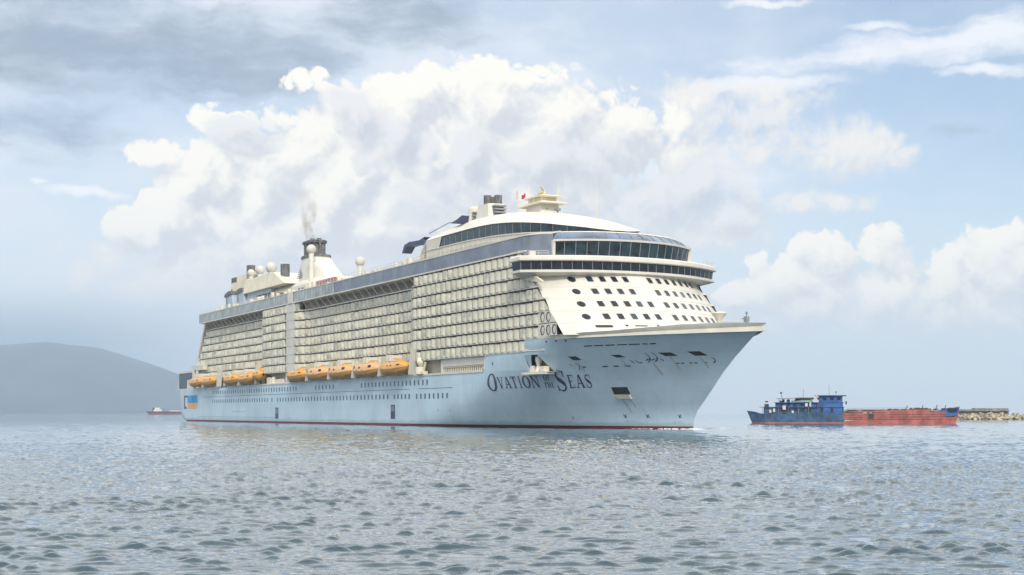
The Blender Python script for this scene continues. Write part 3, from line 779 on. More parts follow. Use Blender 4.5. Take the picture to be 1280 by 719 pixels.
m = SB(); m.grid([ring_f(8.2, 6.4, 16.8, 38.9), ring_f(6.9, 6.1, 15.9, 39.9), ring_f(5.2, 5.4, 14.8, 40.6)]); A, B_ = ring_f(8.25, 6.4, 16.8, 38.93), ring_f(5.25, 5.4, 14.8, 40.65); Mid = ring_f(6.95, 6.1, 15.9, 39.94)
for i in range(1, 24, 2): m.tube([A[i], Mid[i], B_[i]], .05, 4, 1)
m.build('lounge_skylight', [M['blueglass'], M['grey']], ship, True)
m = SB(); m.rings([[(u, v, 40.6) for u, v, z in ring_f(5.3, 5.4, 14.9, 0)] + [(-30, -14.9, 40.6), (-30, 14.9, 40.6)], [(u - .2, v, 40.85) for u, v, z in ring_f(5.3, 5.4, 14.8, 0)] + [(-30, -14.8, 40.85), (-30, 14.8, 40.85)],
    [(u - 4, v * .8, 41.1) for u, v, z in ring_f(5.3, 5.4, 14.8, 0)] + [(-30, -12, 41.1), (-30, 12, 41.1)]]); m.build('lounge_roof', [M['white']], ship, True)
# ---- domed solarium
DU = [-69, -66, -63, -60.5, -56, -50, -44, -38, -32, -27, -22, -17.5, -13.5, -10, -7, -4.5, -2.4, -1, 0.2]
def dw(u): return 14.0 if u < -30 else 14.0 * (1 - ((u + 30) / 30.4) ** 2.3) ** .5 if u < .3 else .2
def dzb(u): return interp(u, [-72, -45, -30, -18, -8, 0], [44.2, 44.0, 43.5, 42.8, 42.0, 41.3])
def dzt(u): return interp(u, [-72, -58, -40, -30, -20, -11, -2.5, 1], [46.4, 46.5, 46.5, 46.1, 45.2, 44.0, 42.4, 41.5])
def dzc(u): return interp(u, [-72, -52, -40, -29, -18.6, -11, -4, 1], [48.4, 50.6, 50.5, 49.5, 47.4, 45.2, 42.7, 41.55])
def roof_row(u):
    w, zt, zc = dw(u), dzt(u), dzc(u); p = interp(u, [-60, -30], [4.2, 2.4]); o = []
    for i in range(25):
        t = 1 - i / 12.0; t = (abs(t) ** .75) * (1 if t > 0 else -1)
        o.append((u, t * (w + .25), zt + .1 + (zc - zt) * (1 - abs(t) ** p) ** .8))
    return o
m = SB(); rr = [roof_row(u) for u in DU]; m.grid(rr)
m.grid([rr[0], [(u - 3.5, v, max(40, z - 3.0 - 3 * (z > 47))) for u, v, z in rr[0]], [(u - 4, v, 40) for u, v, z in rr[0]]])
for s_ in (1, -1):
    m.grid([[(u, s_ * dw(u), 40.0) for u in DU], [(u, s_ * (dw(u) + .15), dzb(u)) for u in DU]])
    m.grid([[(u, s_ * (dw(u) + .3), dzb(u) - .25) for u in DU], [(u, s_ * (dw(u) + .3), dzb(u)) for u in DU], [(u, s_ * (dw(u) - .1), dzb(u)) for u in DU]])
    m.grid([[(-69, s_ * 14, 40), (-60.8, s_ * 14.1, 40)], [(-69, s_ * 14.1, 44.1), (-61.2, s_ * 14.1, 44.1)], [(-69, s_ * 14.2, 46.6), (-59.4, s_ * 14.2, 46.6)]])
m.build('solarium_roof', [M['white']], ship, True)
m = SB()
for s_ in (1, -1): m.grid([[(u, s_ * dw(u), dzb(u)) for u in DU[3:]], [(u, s_ * (dw(u) + .05), dzt(u)) for u in DU[3:]]])
for u in ulist(-58, -6, 3.4): m.tube([(u, dw(u) + .05, dzb(u)), (u, dw(u) + .1, dzt(u))], .06, 4, 1)
m.build('solarium_glazing', [M['teal'], M['grey']], ship, True)
# terrace rails beside the solarium
m = SB()
for u in ulist(-92, -22, 2.6): m.tube([(u, 17.4, 40), (u, 17.4, interp(u, [-92, -50, -30, -20], [41.4, 42.6, 42.4, 41.6]))], .06, 4)
for dz in (0, -.6): m.tube([(u, 17.4, dz + interp(u, [-92, -50, -30, -20], [41.4, 42.6, 42.4, 41.6])) for u in ulist(-92, -20, 6)], .07, 4)
m.build('terrace_railing', [M['cream']], ship)
m = SB(); m.grid([[(u, 17.2, 40.1) for u in ulist(-70, -20, 5)], [(u, 17.2, interp(u, [-70, -50, -30, -20], [41.3, 41.7, 41.6, 40.9])) for u in ulist(-70, -20, 5)]]); m.build('terrace_panel', [M['white']], ship)
# navy swooping canopy and its stay
CANOPY = [(-87.1, 45.3), (-85.5, 47.3), (-82.1, 47.8), (-75.6, 47.5), (-72.4, 48.0), (-73.0, 47.6), (-71.9, 46.5), (-74.5, 46.2), (-79.9, 46.8), (-83.8, 46.7), (-86.0, 45.3)]
FIN = [(-57.3, 49.6), (-53.4, 50.0), (-50.4, 50.7), (-51.1, 48.8), (-52.5, 48.9), (-52.9, 49.4)]
m = SB()
m.side_prism(CANOPY, 10.8, 13.2)
cn = m.build('canopy', [M['navy']], ship)
m = SB(); m.side_prism(FIN, 11, 13); m.build('canopy_fin', [M['navy']], cn)
m = SB(); m.tube([(-72, 12, 48.9), (-59, 12, 50.2)], .12, 5); m.build('canopy_stay', [M['grey']], cn)
# vents and exhausts behind the dome
m = SB(); m.lathe((-57.5, 5, 48), [(2.6, 0), (2.6, 5.6), (2.2, 6.0)], 18)
st = m.build('exhaust_housing', [M['cream']], ship, True)
m = SB()
for i in range(3): m.box(-56.2, -54.8, 5.6, 7.6, 50.6 + i * .8, 50.95 + i * .8)
m.build('louvre', [M['grey']], st)
m = SB(); m.prism([(-54, 2.2), (-46, 2.2), (-45, 3.4), (-45, 7), (-46, 8), (-54, 8)], 48, 53.6, 0, [(-53, 2.8), (-47.5, 2.8), (-46.8, 3.6), (-46.8, 6.6), (-47.5, 7.4), (-53, 7.4)])
st = m.build('exhaust_housing', [M['white']], ship)
m = SB()
for i in range(5): m.box(-46.6, -44.8, 3.8, 6.8, 49.6 + i * .75, 50.0 + i * .75)
m.build('louvre', [M['grey']], st)
for u, v in ((-52, 4), (-50.2, 6.2), (-48.8, 4)):
    m = SB(); m.lathe((u, v, 53.5), [(.95, 0), (.95, 2.4), (.7, 2.4), (.7, 1.6)], 12); m.build('exhaust_pipe', [M['soot']], st)
# radar mast
m = SB(); m.prism([(-38, -3), (-29, -3), (-29, 3), (-38, 3)], 48.5, 52.6, 0, [(-37, -2.3), (-30.4, -2.3), (-30.4, 2.3), (-37, 2.3)])
mast = m.build('radar_mast', [M['white']], ship); mast.location.z = -1.0
m = SB(); m.box(-40.0, -28.0, -3.4, 3.4, 52.6, 52.95); m.box(-36.6, -30.8, -2, 2, 52.95, 54.3); m.box(-37.5, -29.0, -2.8, 2.8, 54.3, 54.55); m.build('mast_platform', [M['cream']], mast)
m = SB()
for u, v in ((-35.5, 2.35), (-32.2, 2.35), (-30.3, .8)): m.box(u - .35, u + .35, v - .1, v + .1, 50.9, 51.6)
m.build('port_light', [M['dark']], mast)
m = SB(); m.box(-36.0, -32.4, -.3, .3, 55.4, 55.8); m.box(-34.2, -33.6, -.3, .3, 54.5, 55.6); m.tube([(-35.8, -1.5, 56.4), (-31.4, 1.8, 56.7)], .18, 5); m.build('radar_scanner', [M['yellow']], mast)
m = SB()
for u, v, z in ((-37.2, 1.8, 57.8), (-29.4, -1.8, 56.2), (-30.2, 1.5, 55.9), (-33.9, 0, 57.1), (-41.0, 2.5, 57.6)): m.tube([(u, v, 52.8), (u, v, z)], .09, 5)
for u in (-40, -36, -32, -28): m.tube([(u, 3.3, 52.9), (u, 3.3, 53.9)], .05, 4)
m.tube([(-40, 3.3, 53.9), (-28, 3.3, 53.9), (-28, -3.3, 53.9)], .06, 4)
m.build('mast_pole', [M['cream']], mast)
def flag(u, z, w, h_, mt):
    m = SB(); m.grid([[(u - w * i / 6, 2.6 + .18 * sin(i * 1.3), z - .25 * i / 6 + hh) for i in range(7)] for hh in (0, h_)]); m.build('flag', [mt], mast)
flag(-40.9, 55.3, 1.1, 1.9, M['flagwhite']); flag(-38.9, 55.2, .5, .8, M['red']) if 0 else None
flag(-37.3, 54.9, 1.7, 1.0, M['red'])
m = SB(); m.tube([(-26.5, 0, 47.5), (-26.5, 0, 50.0)], .2, 6); m.box(-27.3, -25.7, -.8, .8, 48.2, 48.5); m.box(-27, -26, -.6, .6, 49.6, 50.1); m.build('aerial_post', [M['grey']], ship)
m = SB(); m.tube([(-9, 0, 44), (-9, 0, 53)], .05, 4); m.tube([(-6.5, 1, 42), (-6.5, 1, 45)], .28, 6); m.tube([(-13, 6, 45), (-13, 6, 46.5)], .1, 5); m.tube([(-48, 2, 49), (-48, 2, 52)], .06, 4); m.build('aerial', [M['cream']], ship)
# ---- radomes
def radome(u, v, z, r, zb, name='radome'):
    m = SB(); m.ball((u, v, z), r); o = m.build(name, [M['dome']], ship, True)
    m = SB(); m.lathe((u, v, zb), [(r * .62, 0), (r * .5, (z - r - zb) * .5), (r * .55, z - r * .8 - zb)], 12); m.build('pedestal', [M['white']], o, True)
radome(-139, 5, 48.6, 1.5, 42); radome(-182, 5.5, 56.8, 1.6, 46)
radome(-241.5, 8, 54.3, 1.4, 50); radome(-230.6, 8, 54.3, 1.7, 50); radome(-217.4, 8, 54.0, 2.0, 50)
# ---- funnel
def ell(u, L, Wd, z, n=20):      # rounded rectangle ring
    o = []
    for i in range(n):
        a = 2 * pi * i / n; c, s_ = cos(a), sin(a); k = (abs(c) ** 4 + abs(s_) ** 4) ** -.25
        o.append((u + L / 2 * c * k, Wd / 2 * s_ * k, z))
    return o
m = SB(); m.rings([ell(-187, 32, 11, 44), ell(-188.5, 27, 9.6, 48), ell(-191.5, 18.5, 8.2, 52.5), ell(-193, 13.6, 7.2, 55.2)])
fn = m.build('funnel', [M['white']], ship, True)
m = SB(); m.rings([ell(-193.2, 14.4, 7.8, 55.2), ell(-193.2, 14.0, 7.6, 56.0), ell(-194, 11.4, 6.6, 56.3)]); m.build('funnel_band', [M['soot']], fn, True)
m = SB(); m.rings([ell(-194.4, 10.2, 5.6, 56.3), ell(-194.6, 9.8, 5.4, 60.2)])
for i in range(12):
    a = 2 * pi * i / 12; m.box(-194.5 + 5.2 * cos(a) - .3, -194.5 + 5.2 * cos(a) + .3, 2.9 * sin(a) - .3, 2.9 * sin(a) + .3, 56.3, 60.6)
m.rings([ell(-194.6, 11.2, 6.4, 60.2), ell(-194.6, 11.5, 6.6, 60.9), ell(-194.6, 10.6, 5.8, 61.2)])
for u, v in ((-197, 0), (-194, 1), (-191.8, -.6)): m.lathe((u, v, 61), [(.8, 0), (.8, .9)], 10)
m.build('funnel_crown', [M['soot']], fn)
m = SB()
for i in range(10):
    z = 48.6 + .62 * i; w = 4.62 - .14 * i
    m.quad((-199.6 + .2 * i, w, z), (-193.6 + .06 * i, w + .12, z), (-193.6 + .06 * i, w + .1, z + .42), (-199.6 + .2 * i, w - .02, z + .42))
m.build('louvre', [M['grey']], fn)
# ---- deck houses round the funnel and the aft sports block
m = SB(); m.prism([(-232, -8), (-152, -8), (-152, 8), (-232, 8)], 40, 45.6, 0, [(-228, -7), (-156, -7), (-156, 7), (-228, 7)])
m.prism([(-226, -7), (-166, -7), (-166, 7), (-226, 7)], 45.6, 47.4, 0, [(-222, -5), (-170, -5), (-170, 5), (-222, 5)]); dh = m.build('deck_house', [M['white']], ship)
m = SB()
for u in (-173.5, -169.0, -164.5, -160.0, -155.5): m.box(u, u + 3.2, 7.3, 8.1, 43.0, 45.1)
m.build('red_window', [M['redwin']], dh)
m = SB()
for u in (-226, -213, -208, -203, -188, -184): m.box(u, u + 2.2, 7.4, 8.1, 42.6, 44.4)
m.build('window', [M['dark']], dh)
m = SB(); m.prism([(-247, -9), (-214, -9), (-214, 9), (-247, 9)], 40, 48.4, 0, [(-245, -8), (-218, -8), (-218, 8), (-245, 8)]); sb = m.build('sports_block', [M['sport']], ship)
m = SB(); m.box(-232, -221, 8.0, 8.9, 43.6, 45.2); m.box(-219, -216.5, 8.2, 8.9, 43.6, 45.2); m.build('window', [M['dark']], sb)
for u in (-265, -250):
    m = SB(); m.side_prism([(u - 5.5, 40), (u + 5.5, 40), (u + 3.0, 48.4), (u - 4.2, 48.4)], 4.5, 9.5); o = m.build('slide_tower', [M['sport']], ship)
    m = SB(); m.side_prism([(u - 6.2, 47.4), (u + 3.4, 48.0), (u + 3.0, 49.3), (u - 1, 49.4), (u - 5.6, 48.6)], 4.2, 9.8); m.build('awning', [M['soot']], o)
    m = SB(); m.side_prism([(u - 4.6, 41), (u - 1.6, 41), (u - 2.4, 47.2), (u - 4.4, 47.2)], 9.45, 9.6); m.build('shaded_opening', [M['grey']], o)
m = SB(); m.prism([(-268, 2), (-246, 2), (-246, 8), (-268, 8)], 48.6, 52.6); m.prism([(-262, 2.5), (-248, 2.5), (-248, 7.5), (-262, 7.5)], 52.6, 54.8); m.prism([(-248, -6), (-198, -6), (-198, 9.5), (-248, 9.5)], 47.0, 51.9, 0, [(-244, -5), (-212, -5), (-212, 9), (-244, 9)])
cb = m.build('aft_house', [M['cream']], ship)
m = SB(); m.box(-268.3, -262, 2.2, 7.8, 52.6, 54.6); m.build('exhaust_box', [M['soot']], cb)
for u, v, z, h_ in ((-252, 5, 54.8, 3.4), (-208, 6, 49.4, 5.0)):
    m = SB(); m.lathe((u, v, z), [(1.6, 0), (1.6, h_), (1.2, h_), (1.2, h_ - 1)], 12); m.build('exhaust_pipe', [M['soot']], cb)
m = SB()
for i in range(4): m.box(-249, -247.6, 3, 7.6, 52.9 + i * .5, 53.15 + i * .5)
m.box(-268.2, -266.0, 2.5, 8.05, 49.2, 50.4, 1); m.build('louvre', [M['grey'], M['redwin']], cb)
# ---- opening under the rail with its mooring winch and ledge
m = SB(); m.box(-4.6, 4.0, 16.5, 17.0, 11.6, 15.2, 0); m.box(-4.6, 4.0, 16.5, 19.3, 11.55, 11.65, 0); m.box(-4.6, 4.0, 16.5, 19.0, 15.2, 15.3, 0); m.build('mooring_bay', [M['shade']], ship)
m = SB(); m.lathe((-1.2, 18.6, 11.7), [(.8, 0), (.4, 1.3), (.75, 2.4), (.75, 3.2)], 10); m.box(.2, 2.2, 18.0, 19.2, 11.7, 12.8); m.box(-3.4, -2.4, 18.6, 19.5, 11.7, 13.0); m.build('winch', [M['rim']], ship)
m = SB(); m.prism([(-4.4, 18.2), (3.6, 17.6), (3.6, 19.7), (-3.2, 21.0), (-4.8, 20.9)], 11.15, 11.6); m.build('mooring_ledge', [M['white']], ship)
# ---- bow fittings
m = SB(); m.lathe((36, 0, 18), [(.45, 0), (.35, 2.0), (.5, 2.8), (1.5, 4.0), (1.45, 4.25)], 12); m.build('deck_vent', [M['cream']], ship, True)
m = SB(); m.tube([(44.5, 0, 18), (44.5, 0, 21.6)], .12, 6); m.box(44.1, 44.9, -.35, .35, 19.9, 20.9); m.box(43.2, 44.5, -.1, .1, 20.5, 20.65); m.ball((44.5, 0, 21.6), .25, 8); m.build('bow_light_mast', [M['grey']], ship)
m = SB()
for u in ulist(30, 47, 1.6):
    b_ = half(u, 19.3) - .7; m.tube([(u, b_, 18), (u, b_, 19.7)], .04, 4)
m.build('bow_railing', [M['white']], ship)
# ================================================================ lifeboats in their davits
def at_ship(u, v, z):
    a = HEAD - pi / 2
    return (SHIP[0] + u * cos(a) + v * sin(a), SHIP[1] + u * sin(a) - v * cos(a), z)
def make_boat(L, tender, label):
    t = empty('lifeboat', (0, 0, 0), HEAD - pi / 2)
    tag(t, label, 'lifeboat', 'lifeboats hanging along the promenade of the cruise ship')
    N = 15; T = [-1 + 2 * i / (N - 1) for i in range(N)]
    def w(q): return 2.35 * max(.04, 1 - abs(q) ** 3.2) ** .55
    def sheer(q): return 1.75 + .55 * abs(q) ** 2.5
    def keel(q): return .12 + 1.5 * abs(q) ** 5
    def top(q): return sheer(q) + (2.15 if tender else 1.85) * max(0.06, 1 - abs(q) ** 4.5) ** .6
    def X(q): return q * L / 2 * (1.0)
    m = SB(); rows = []
    for q in T:
        a, k, s = w(q), keel(q), sheer(q)
        half_ = [(X(q) , a * f, k + (s - k) * g) for f, g in ((1.0, 1.0), (.97, .62), (.78, .25), (.3, .05))]
        rows.append(half_ + [(X(q), 0, k)] + [(x, -y, z) for x, y, z in half_[::-1]])
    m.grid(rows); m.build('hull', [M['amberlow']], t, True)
    m = SB(); rows = []
    for q in T:
        a, s, h_ = w(q) * 1.0, sheer(q), top(q)
        half_ = [(X(q), a * f, s + (h_ - s) * g) for f, g in ((1.0, 0), (.97, .3), (.86, .72), (.6, .95), (.25, 1.0))]
        rows.append(half_ + [(x, -y, z) for x, y, z in half_[::-1]])
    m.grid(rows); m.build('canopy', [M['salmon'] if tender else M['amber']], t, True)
    m = SB()
    for s_ in (1, -1):
        m.rings([[(X(q), s_ * (w(q) + .1), sheer(q) - .09), (X(q), s_ * (w(q) + .1), sheer(q) + .09), (X(q), s_ * (w(q) - .05), sheer(q) + .09), (X(q), s_ * (w(q) - .05), sheer(q) - .09)] for q in T])
    m.build('rubbing_strake', [M['amberlow']], t)
    m = SB(); m.prism([(1.2, -.8), (3.2, -.8), (3.2, .8), (1.2, .8)], 3.5, 4.45, 0, [(1.4, -.6), (2.9, -.6), (2.9, .6), (1.4, .6)]); m.build('conning_dome', [M['amber']], t)
    def side_win(q0, q1, f0, f1):
        m = SB(); P_ = []
        for q, f in ((q0, f0), (q1, f0), (q1, f1), (q0, f1)):
            s, h_ = sheer(q), top(q); y = w(q) * interp(f, [0, .3, .72, .95], [1.0, .97, .86, .6]) + .04
            P_.append((X(q), y, s + (h_ - s) * f))
        m.quad(*P_); m.quad(*[(x, y - .06, z) for x, y, z in P_]); m.build('window', [M['dark']], t)
    if tender:
        side_win(-.36, -.27, .08, .8); side_win(.06, .15, .08, .8)
        side_win(-.2, -.08, .35, .6); side_win(-.75, -.55, .35, .72); side_win(.5, .68, .35, .72)
    else:
        side_win(.55, .72, .4, .75); side_win(-.1, -.02, .4, .6); side_win(.15, .23, .4, .6)
    return t
def move(t, u, v, z): t.location = at_ship(u, v, z); t.scale = (1, .96, .93)
def clone(t, label):
    c = t.copy(); COL.objects.link(c); c['label'] = label
    for ch in list(t.children):
        d = ch.copy(); COL.objects.link(d); d.parent = c
        for g in ch.children:
            e = g.copy(); COL.objects.link(e); e.parent = d
    return c
b1 = make_boat(17.2, False, 'golden enclosed lifeboat nearest the bow, beside the tall white davit'); move(b1, -71, 21.6, 12.55)
b2 = make_boat(18.2, True, 'orange tender with dark doorways just behind the golden foremost lifeboat'); move(b2, -89.8, 21.6, 12.55)
move(clone(b2, 'orange tender with dark doorways third from the bow in the forward row'), -109.2, 21.6, 12.55)
move(clone(b2, 'orange tender with dark doorways fourth from the bow in the forward row'), -128.2, 21.6, 12.55)
move(clone(b1, 'golden enclosed lifeboat at the aft end of the forward row'), -146.6, 21.6, 12.55)
move(clone(b1, 'golden lifeboat at the forward end of the aft row'), -199.6, 21.6, 12.75)
move(clone(b1, 'golden lifeboat in the aft row just aft of the gap between balcony blocks'), -217.0, 21.6, 12.75) if 0 else move(clone(b1, 'golden lifeboat in the aft row, second from its forward end'), -217.4, 21.6, 12.75)
move(clone(b1, 'golden lifeboat in the aft row, second from the stern'), -246.5, 21.6, 12.75)
move(clone(b1, 'golden lifeboat closest to the stern above the blue and orange banner'), -264.6, 21.6, 12.75)
# davits: feet under the gaps, heads over the boats (fixed to the ship)
def davit_foot(u):
    m = SB(); m.side_prism([(u - 1.5, 12.6), (u + 1.5, 12.6), (u + .45, 15.2), (u - .45, 15.2)], 19.2, 22.3); return m
def davit_head(u):
    m = SB(); m.box(u - 1.3, u - .5, 18.2, 21.8, 16.3, 17.9); m.box(u + .5, u + 1.3, 18.2, 21.8, 16.3, 17.9); m.box(u - 1.5, u + 1.5, 18.0, 20.8, 17.0, 17.4); m.tube([(u, 20.9, 17.2), (u, 21.2, 16.0)], .15, 5); return m
f0 = davit_foot(0).build('davit', [M['white']], ship); h0_ = davit_head(0).build('davit_head', [M['white']], ship)
feet = [-80.4, -99.5, -118.7, -137.6, -155.2, -208.4, -226.0, -255.5]
heads = [-76, -92, -111.5, -130.5, -148.5, -203, -216, -246, -262]
for i, u in enumerate(feet):
    o = f0 if i == 0 else f0.copy()
    if i: COL.objects.link(o); o.parent = ship
    o.location = (u, 0, 0)
for i, u in enumerate(heads):
    o = h0_ if i == 0 else h0_.copy()
    if i: COL.objects.link(o); o.parent = ship
    o.location = (u, 0, 0)
for u in (-61.2, -237.0, -190.2):
    m = SB(); m.side_prism([(u - 1.6, 12.6), (u - .4, 12.6), (u + 1.5, 18.9), (u + .2, 18.9)], 20.2, 21.8); m.build('davit_arm', [M['white']], ship)
m = SB(); m.ball((-57.3, 20.6, 15.6), 1.15, 12); m.lathe((-57.6, 20.6, 12.6), [(1.3, 0), (1.3, 1.8)], 10); m.box(-59.6, -55.2, 19.8, 21.2, 12.6, 13.3); m.tube([(-56, 20.6, 13), (-54.6, 20.6, 15.4)], .3, 6); m.build('davit_winch', [M['cream']], ship, True)
m = SB(); m.lathe((-176, 19.8, 12.6), [(1.0, 0), (1.0, 1.5), (.5, 2.2)], 10); m.box(-182, -178, 19, 20.6, 12.6, 14.6); m.box(-173, -166, 19, 20.4, 12.6, 13.9); m.box(-163, -161.4, 19, 20.4, 12.6, 15.8); m.build('deck_gear', [M['cream']], ship)
rb = make_boat(7.5, False, 'short golden rescue boat in the round davit at the forward end of the aft row'); move(rb, -187.2, 21.2, 13.6)

# ================================================================ cargo barge
BA = atan2(412 - 428, 133 - 74)
BL = sqrt((133 - 74) ** 2 + 16 ** 2)
barge = empty('cargo_barge', (74, 428, 0), BA)
tag(barge, 'low blue and rusty red cargo barge with wheelhouse aft, right of the cruise ship', 'cargo boat')
M['bblue'] = mat('faded_marine_blue', (0.03, 0.11, 0.34), 0.55, var=0.22, scale=0.5, stain=((0.05, 0.06, 0.07), 0.5, 0.52))
M['bgreen'] = mat('grimy_green_blue', (0.035, 0.10, 0.20), 0.6, var=0.25, scale=0.5, stain=((0.12, 0.07, 0.05), 0.6, 0.55))
M['bred'] = mat('sun_bleached_red', (0.40, 0.115, 0.095), 0.6, var=0.2, scale=0.4, stain=((0.24, 0.10, 0.08), 0.7, 0.5))
M['bred2'] = mat('dull_red_band', (0.33, 0.085, 0.085), 0.6, var=0.2, scale=0.4, stain=((0.2, 0.12, 0.11), 0.6, 0.5))
M['rust'] = mat('dark_rust', (0.10, 0.045, 0.035), 0.8, var=0.3, scale=0.8)
M['tarp'] = mat('faded_green_tarp', (0.16, 0.27, 0.24), 0.7, var=0.2, scale=1.0)
M['laundry'] = mat('pale_cloth', (0.62, 0.55, 0.52), 0.8)
HB = 5.2
def bw_(s):   # half beam of the barge
    return HB * min(1, (0.35 + .65 * sstep(0, 5, s))) * (1 - .75 * sstep(54, BL, s) ** 1.5)
def bs(z, s): # raked ends
    return s + (0.35 * (z - 2) if s < 1 else 0) * -1.2 + (.32 * (z - 1) if s > BL - 1 else 0)
SST = [0, 1.5, 3, 5, 9, 15, 22, 28.3]
SFW = [28.3, 34, 40, 46, 52, 55, 58, 60, BL]
def bhull(name, S_, zf, mt, parent=barge, end=False):
    m = MB(); rows = []
    for f in (0, .5, 1):
        rows.append([(bs(zf(s)[0] + (zf(s)[1] - zf(s)[0]) * f, s), bw_(s), zf(s)[0] + (zf(s)[1] - zf(s)[0]) * f) for s in S_])
    m.grid(rows); m.grid([[(x, -y, z) for x, y, z in r] for r in rows])
    for k in (0, -1): m.grid([[r[k], (r[k][0], -r[k][1], r[k][2])] for r in rows])
    m.grid([rows[-1], [(x, -y, z) for x, y, z in rows[-1]]])
    return m.build(name, [mt], parent)
bhull('lower_hull', SST + SFW[1:], lambda s: (-.5, .45 + .6 * sstep(24, 34, s)), M['bred'])
bhull('aft_hull', SST, lambda s: (.45, 2.9 + 1.0 * (1 - sstep(0, 4, s))), M['bgreen'])
bhull('hold_side', SFW, lambda s: (1.05, 3.1 + .5 * sstep(28, BL, s)), M['bred'])
bhull('coaming', [30, 36, 42, 48, 53], lambda s: (3.4, 3.75 + .5 * sstep(30, 53, s)), M['bred'])
m = MB()
for k in range(3):
    m.grid([[(s, sg_ * (bw_(s) + .06), 1.25 + .62 * k + h_ + .14 * sstep(28, BL, s) * k) for s in SFW] for h_ in (0, .1) for sg_ in (1,)])
    m.grid([[(s, -(bw_(s) + .06), 1.25 + .62 * k + h_ + .14 * sstep(28, BL, s) * k) for s in SFW] for h_ in (0, .12)])
m.build('rubbing_band', [M['rust']], barge)
m = MB()
for s_ in (1, -1): m.quad((BL - 2.8, s_ * (bw_(BL - 2.8) + .05), 4.0), (BL + .55, s_ * (bw_(BL) + .12), 4.9), (BL + .25, s_ * (bw_(BL) + .12), 2.4), (BL - 3.6, s_ * (bw_(BL - 3.6) + .05), 2.2))
for s_ in (1, -1): m.quad((BL - 6.5, s_ * (bw_(BL - 6.5) + .04), 3.5), (BL - 2.8, s_ * (bw_(BL - 2.8) + .04), 3.45), (BL + .5, s_ * (bw_(BL) + .1), 3.5), (BL + .9, s_ * (bw_(BL) + .1), 5.1), (BL - 2.8, s_ * (bw_(BL - 2.8) + .04), 4.45))
m.quad((BL + .5, -bw_(BL) - .1, 3.4), (BL + .5, bw_(BL) + .1, 3.4), (BL + .9, bw_(BL) + .1, 5.1), (BL + .9, -bw_(BL) - .1, 5.1))
bo = m.build('bow_plating', [M['bblue']], barge)
m = MB(); rg = random.Random(3)
for i in range(46):
    s = rg.uniform(29, BL - .5); w = rg.uniform(.3, 1.7); z = 3.8 + .6 * sstep(30, 53, s)
    m.box(s, s + w, rg.uniform(-4, -2), rg.uniform(-1, 3), z - .3, z + rg.uniform(.05, .38))
for s in (46.5, 51, 55, 57.5): m.tube([(s, -3, 4), (s + .5, -3, 5.5)], .12, 5)
m.build('hold_clutter', [M['rust']], barge)
m = MB(); m.prism([(35.8, -5.4), (37.2, -5.4), (36.8, -5.2), (36, -5.2)], 1.6, 2.9); m.build('tyre_fender', [M['black']], barge)
# aft deckhouses
m = MB(); m.box(4.5, 28.2, -3.9, 3.9, 2.9, 4.9); m.box(3.2, 28.5, -4.4, 4.4, 4.9, 5.05); m.build('lower_house', [M['bgreen']], barge)
m = MB(); m.box(8, 28.0, -3.6, 3.6, 5.05, 6.3); m.box(7.5, 28.3, -4.2, 4.2, 6.3, 6.45); m.build('middle_house', [M['bblue']], barge)
m = MB(); m.box(20.5, 28.0, -4.2, 3.6, 2.95, 6.2); m.build('bridge_front', [M['bblue']], barge)
m = MB(); m.box(21.0, 27.9, -3.2, 3.2, 6.45, 8.35); wh = m.build('wheelhouse', [M['bblue']], barge)
m = MB(); m.prism([(19.8, -3.8), (29.0, -3.8), (29.0, 3.8), (19.8, 3.8)], 8.35, 8.6); m.build('roof', [M['bgreen']], wh)
m = MB()
for x in (22.2, 24.4, 26.4): m.box(x, x + 1.1, -3.26, -3.19, 7.2, 7.95)
m.box(27.88, 27.95, -2.6, 2.6, 7.2, 7.95); m.build('window', [M['glass']], wh)
m = MB()
for x in (21.6, 24.5): m.box(x, x + .8, -4.26, -4.19, 3.4, 5.0)
for x in (9.5, 11.5, 13.5, 15.6, 17.6): m.box(x, x + 1.1, -3.97, -3.89, 3.6, 4.5); m.box(x, x + .9, -3.67, -3.59, 5.3, 6.0)
m.build('opening', [M['dark']], barge)
m = MB()
for x in (4.2, 6.5, 9, 12, 15, 18): m.tube([(x, -4.3, 2.9), (x, -4.3, 5.0)], .07, 5)
for x in (9, 13.8): m.tube([(x, -3.6, 6.4), (x, -3.6, 7.6)], .06, 5)
m.box(8.4, 15.5, -4.0, 3.5, 7.6, 7.72); m.build('awning_frame', [M['grey']], barge)
m = MB(); m.prism([(12.8, -4), (19.2, -4), (19.2, 3), (12.8, 3)], 6.5, 7.3, 0, [(14, -2.5), (18.5, -2.5), (18.5, 2), (14, 2)]); m.build('tarpaulin', [M['tarp']], barge)
m = MB()
m.box(14, 21, -3, 2, 7.3, 7.9); m.build('awning', [M['black']], barge)
for i in range(22):
    m = MB(); x = rg.uniform(4, 20); y = rg.uniform(-4.2, 2); z = rg.choice((2.95, 5.05, 6.45)); m.box(x, x + rg.uniform(.3, 1.3), y, y + .8, z, z + rg.uniform(.3, 1.0)); m.build('deck_gear', [M['black']], barge)
m = MB()
for x, z, w in ((6.2, 3.3, .7), (7.4, 3.5, .6), (10.3, 4.2, .9), (13.0, 3.2, .6), (17.0, 5.2, .8), (18.3, 5.2, .5), (19.6, 7.0, 1.0), (20.1, 7.8, .5)): m.box(x, x + w, -4.5, -4.4, z, z + rg.uniform(.5, 1.3))
m.build('hung_cloth', [M['laundry']], barge)
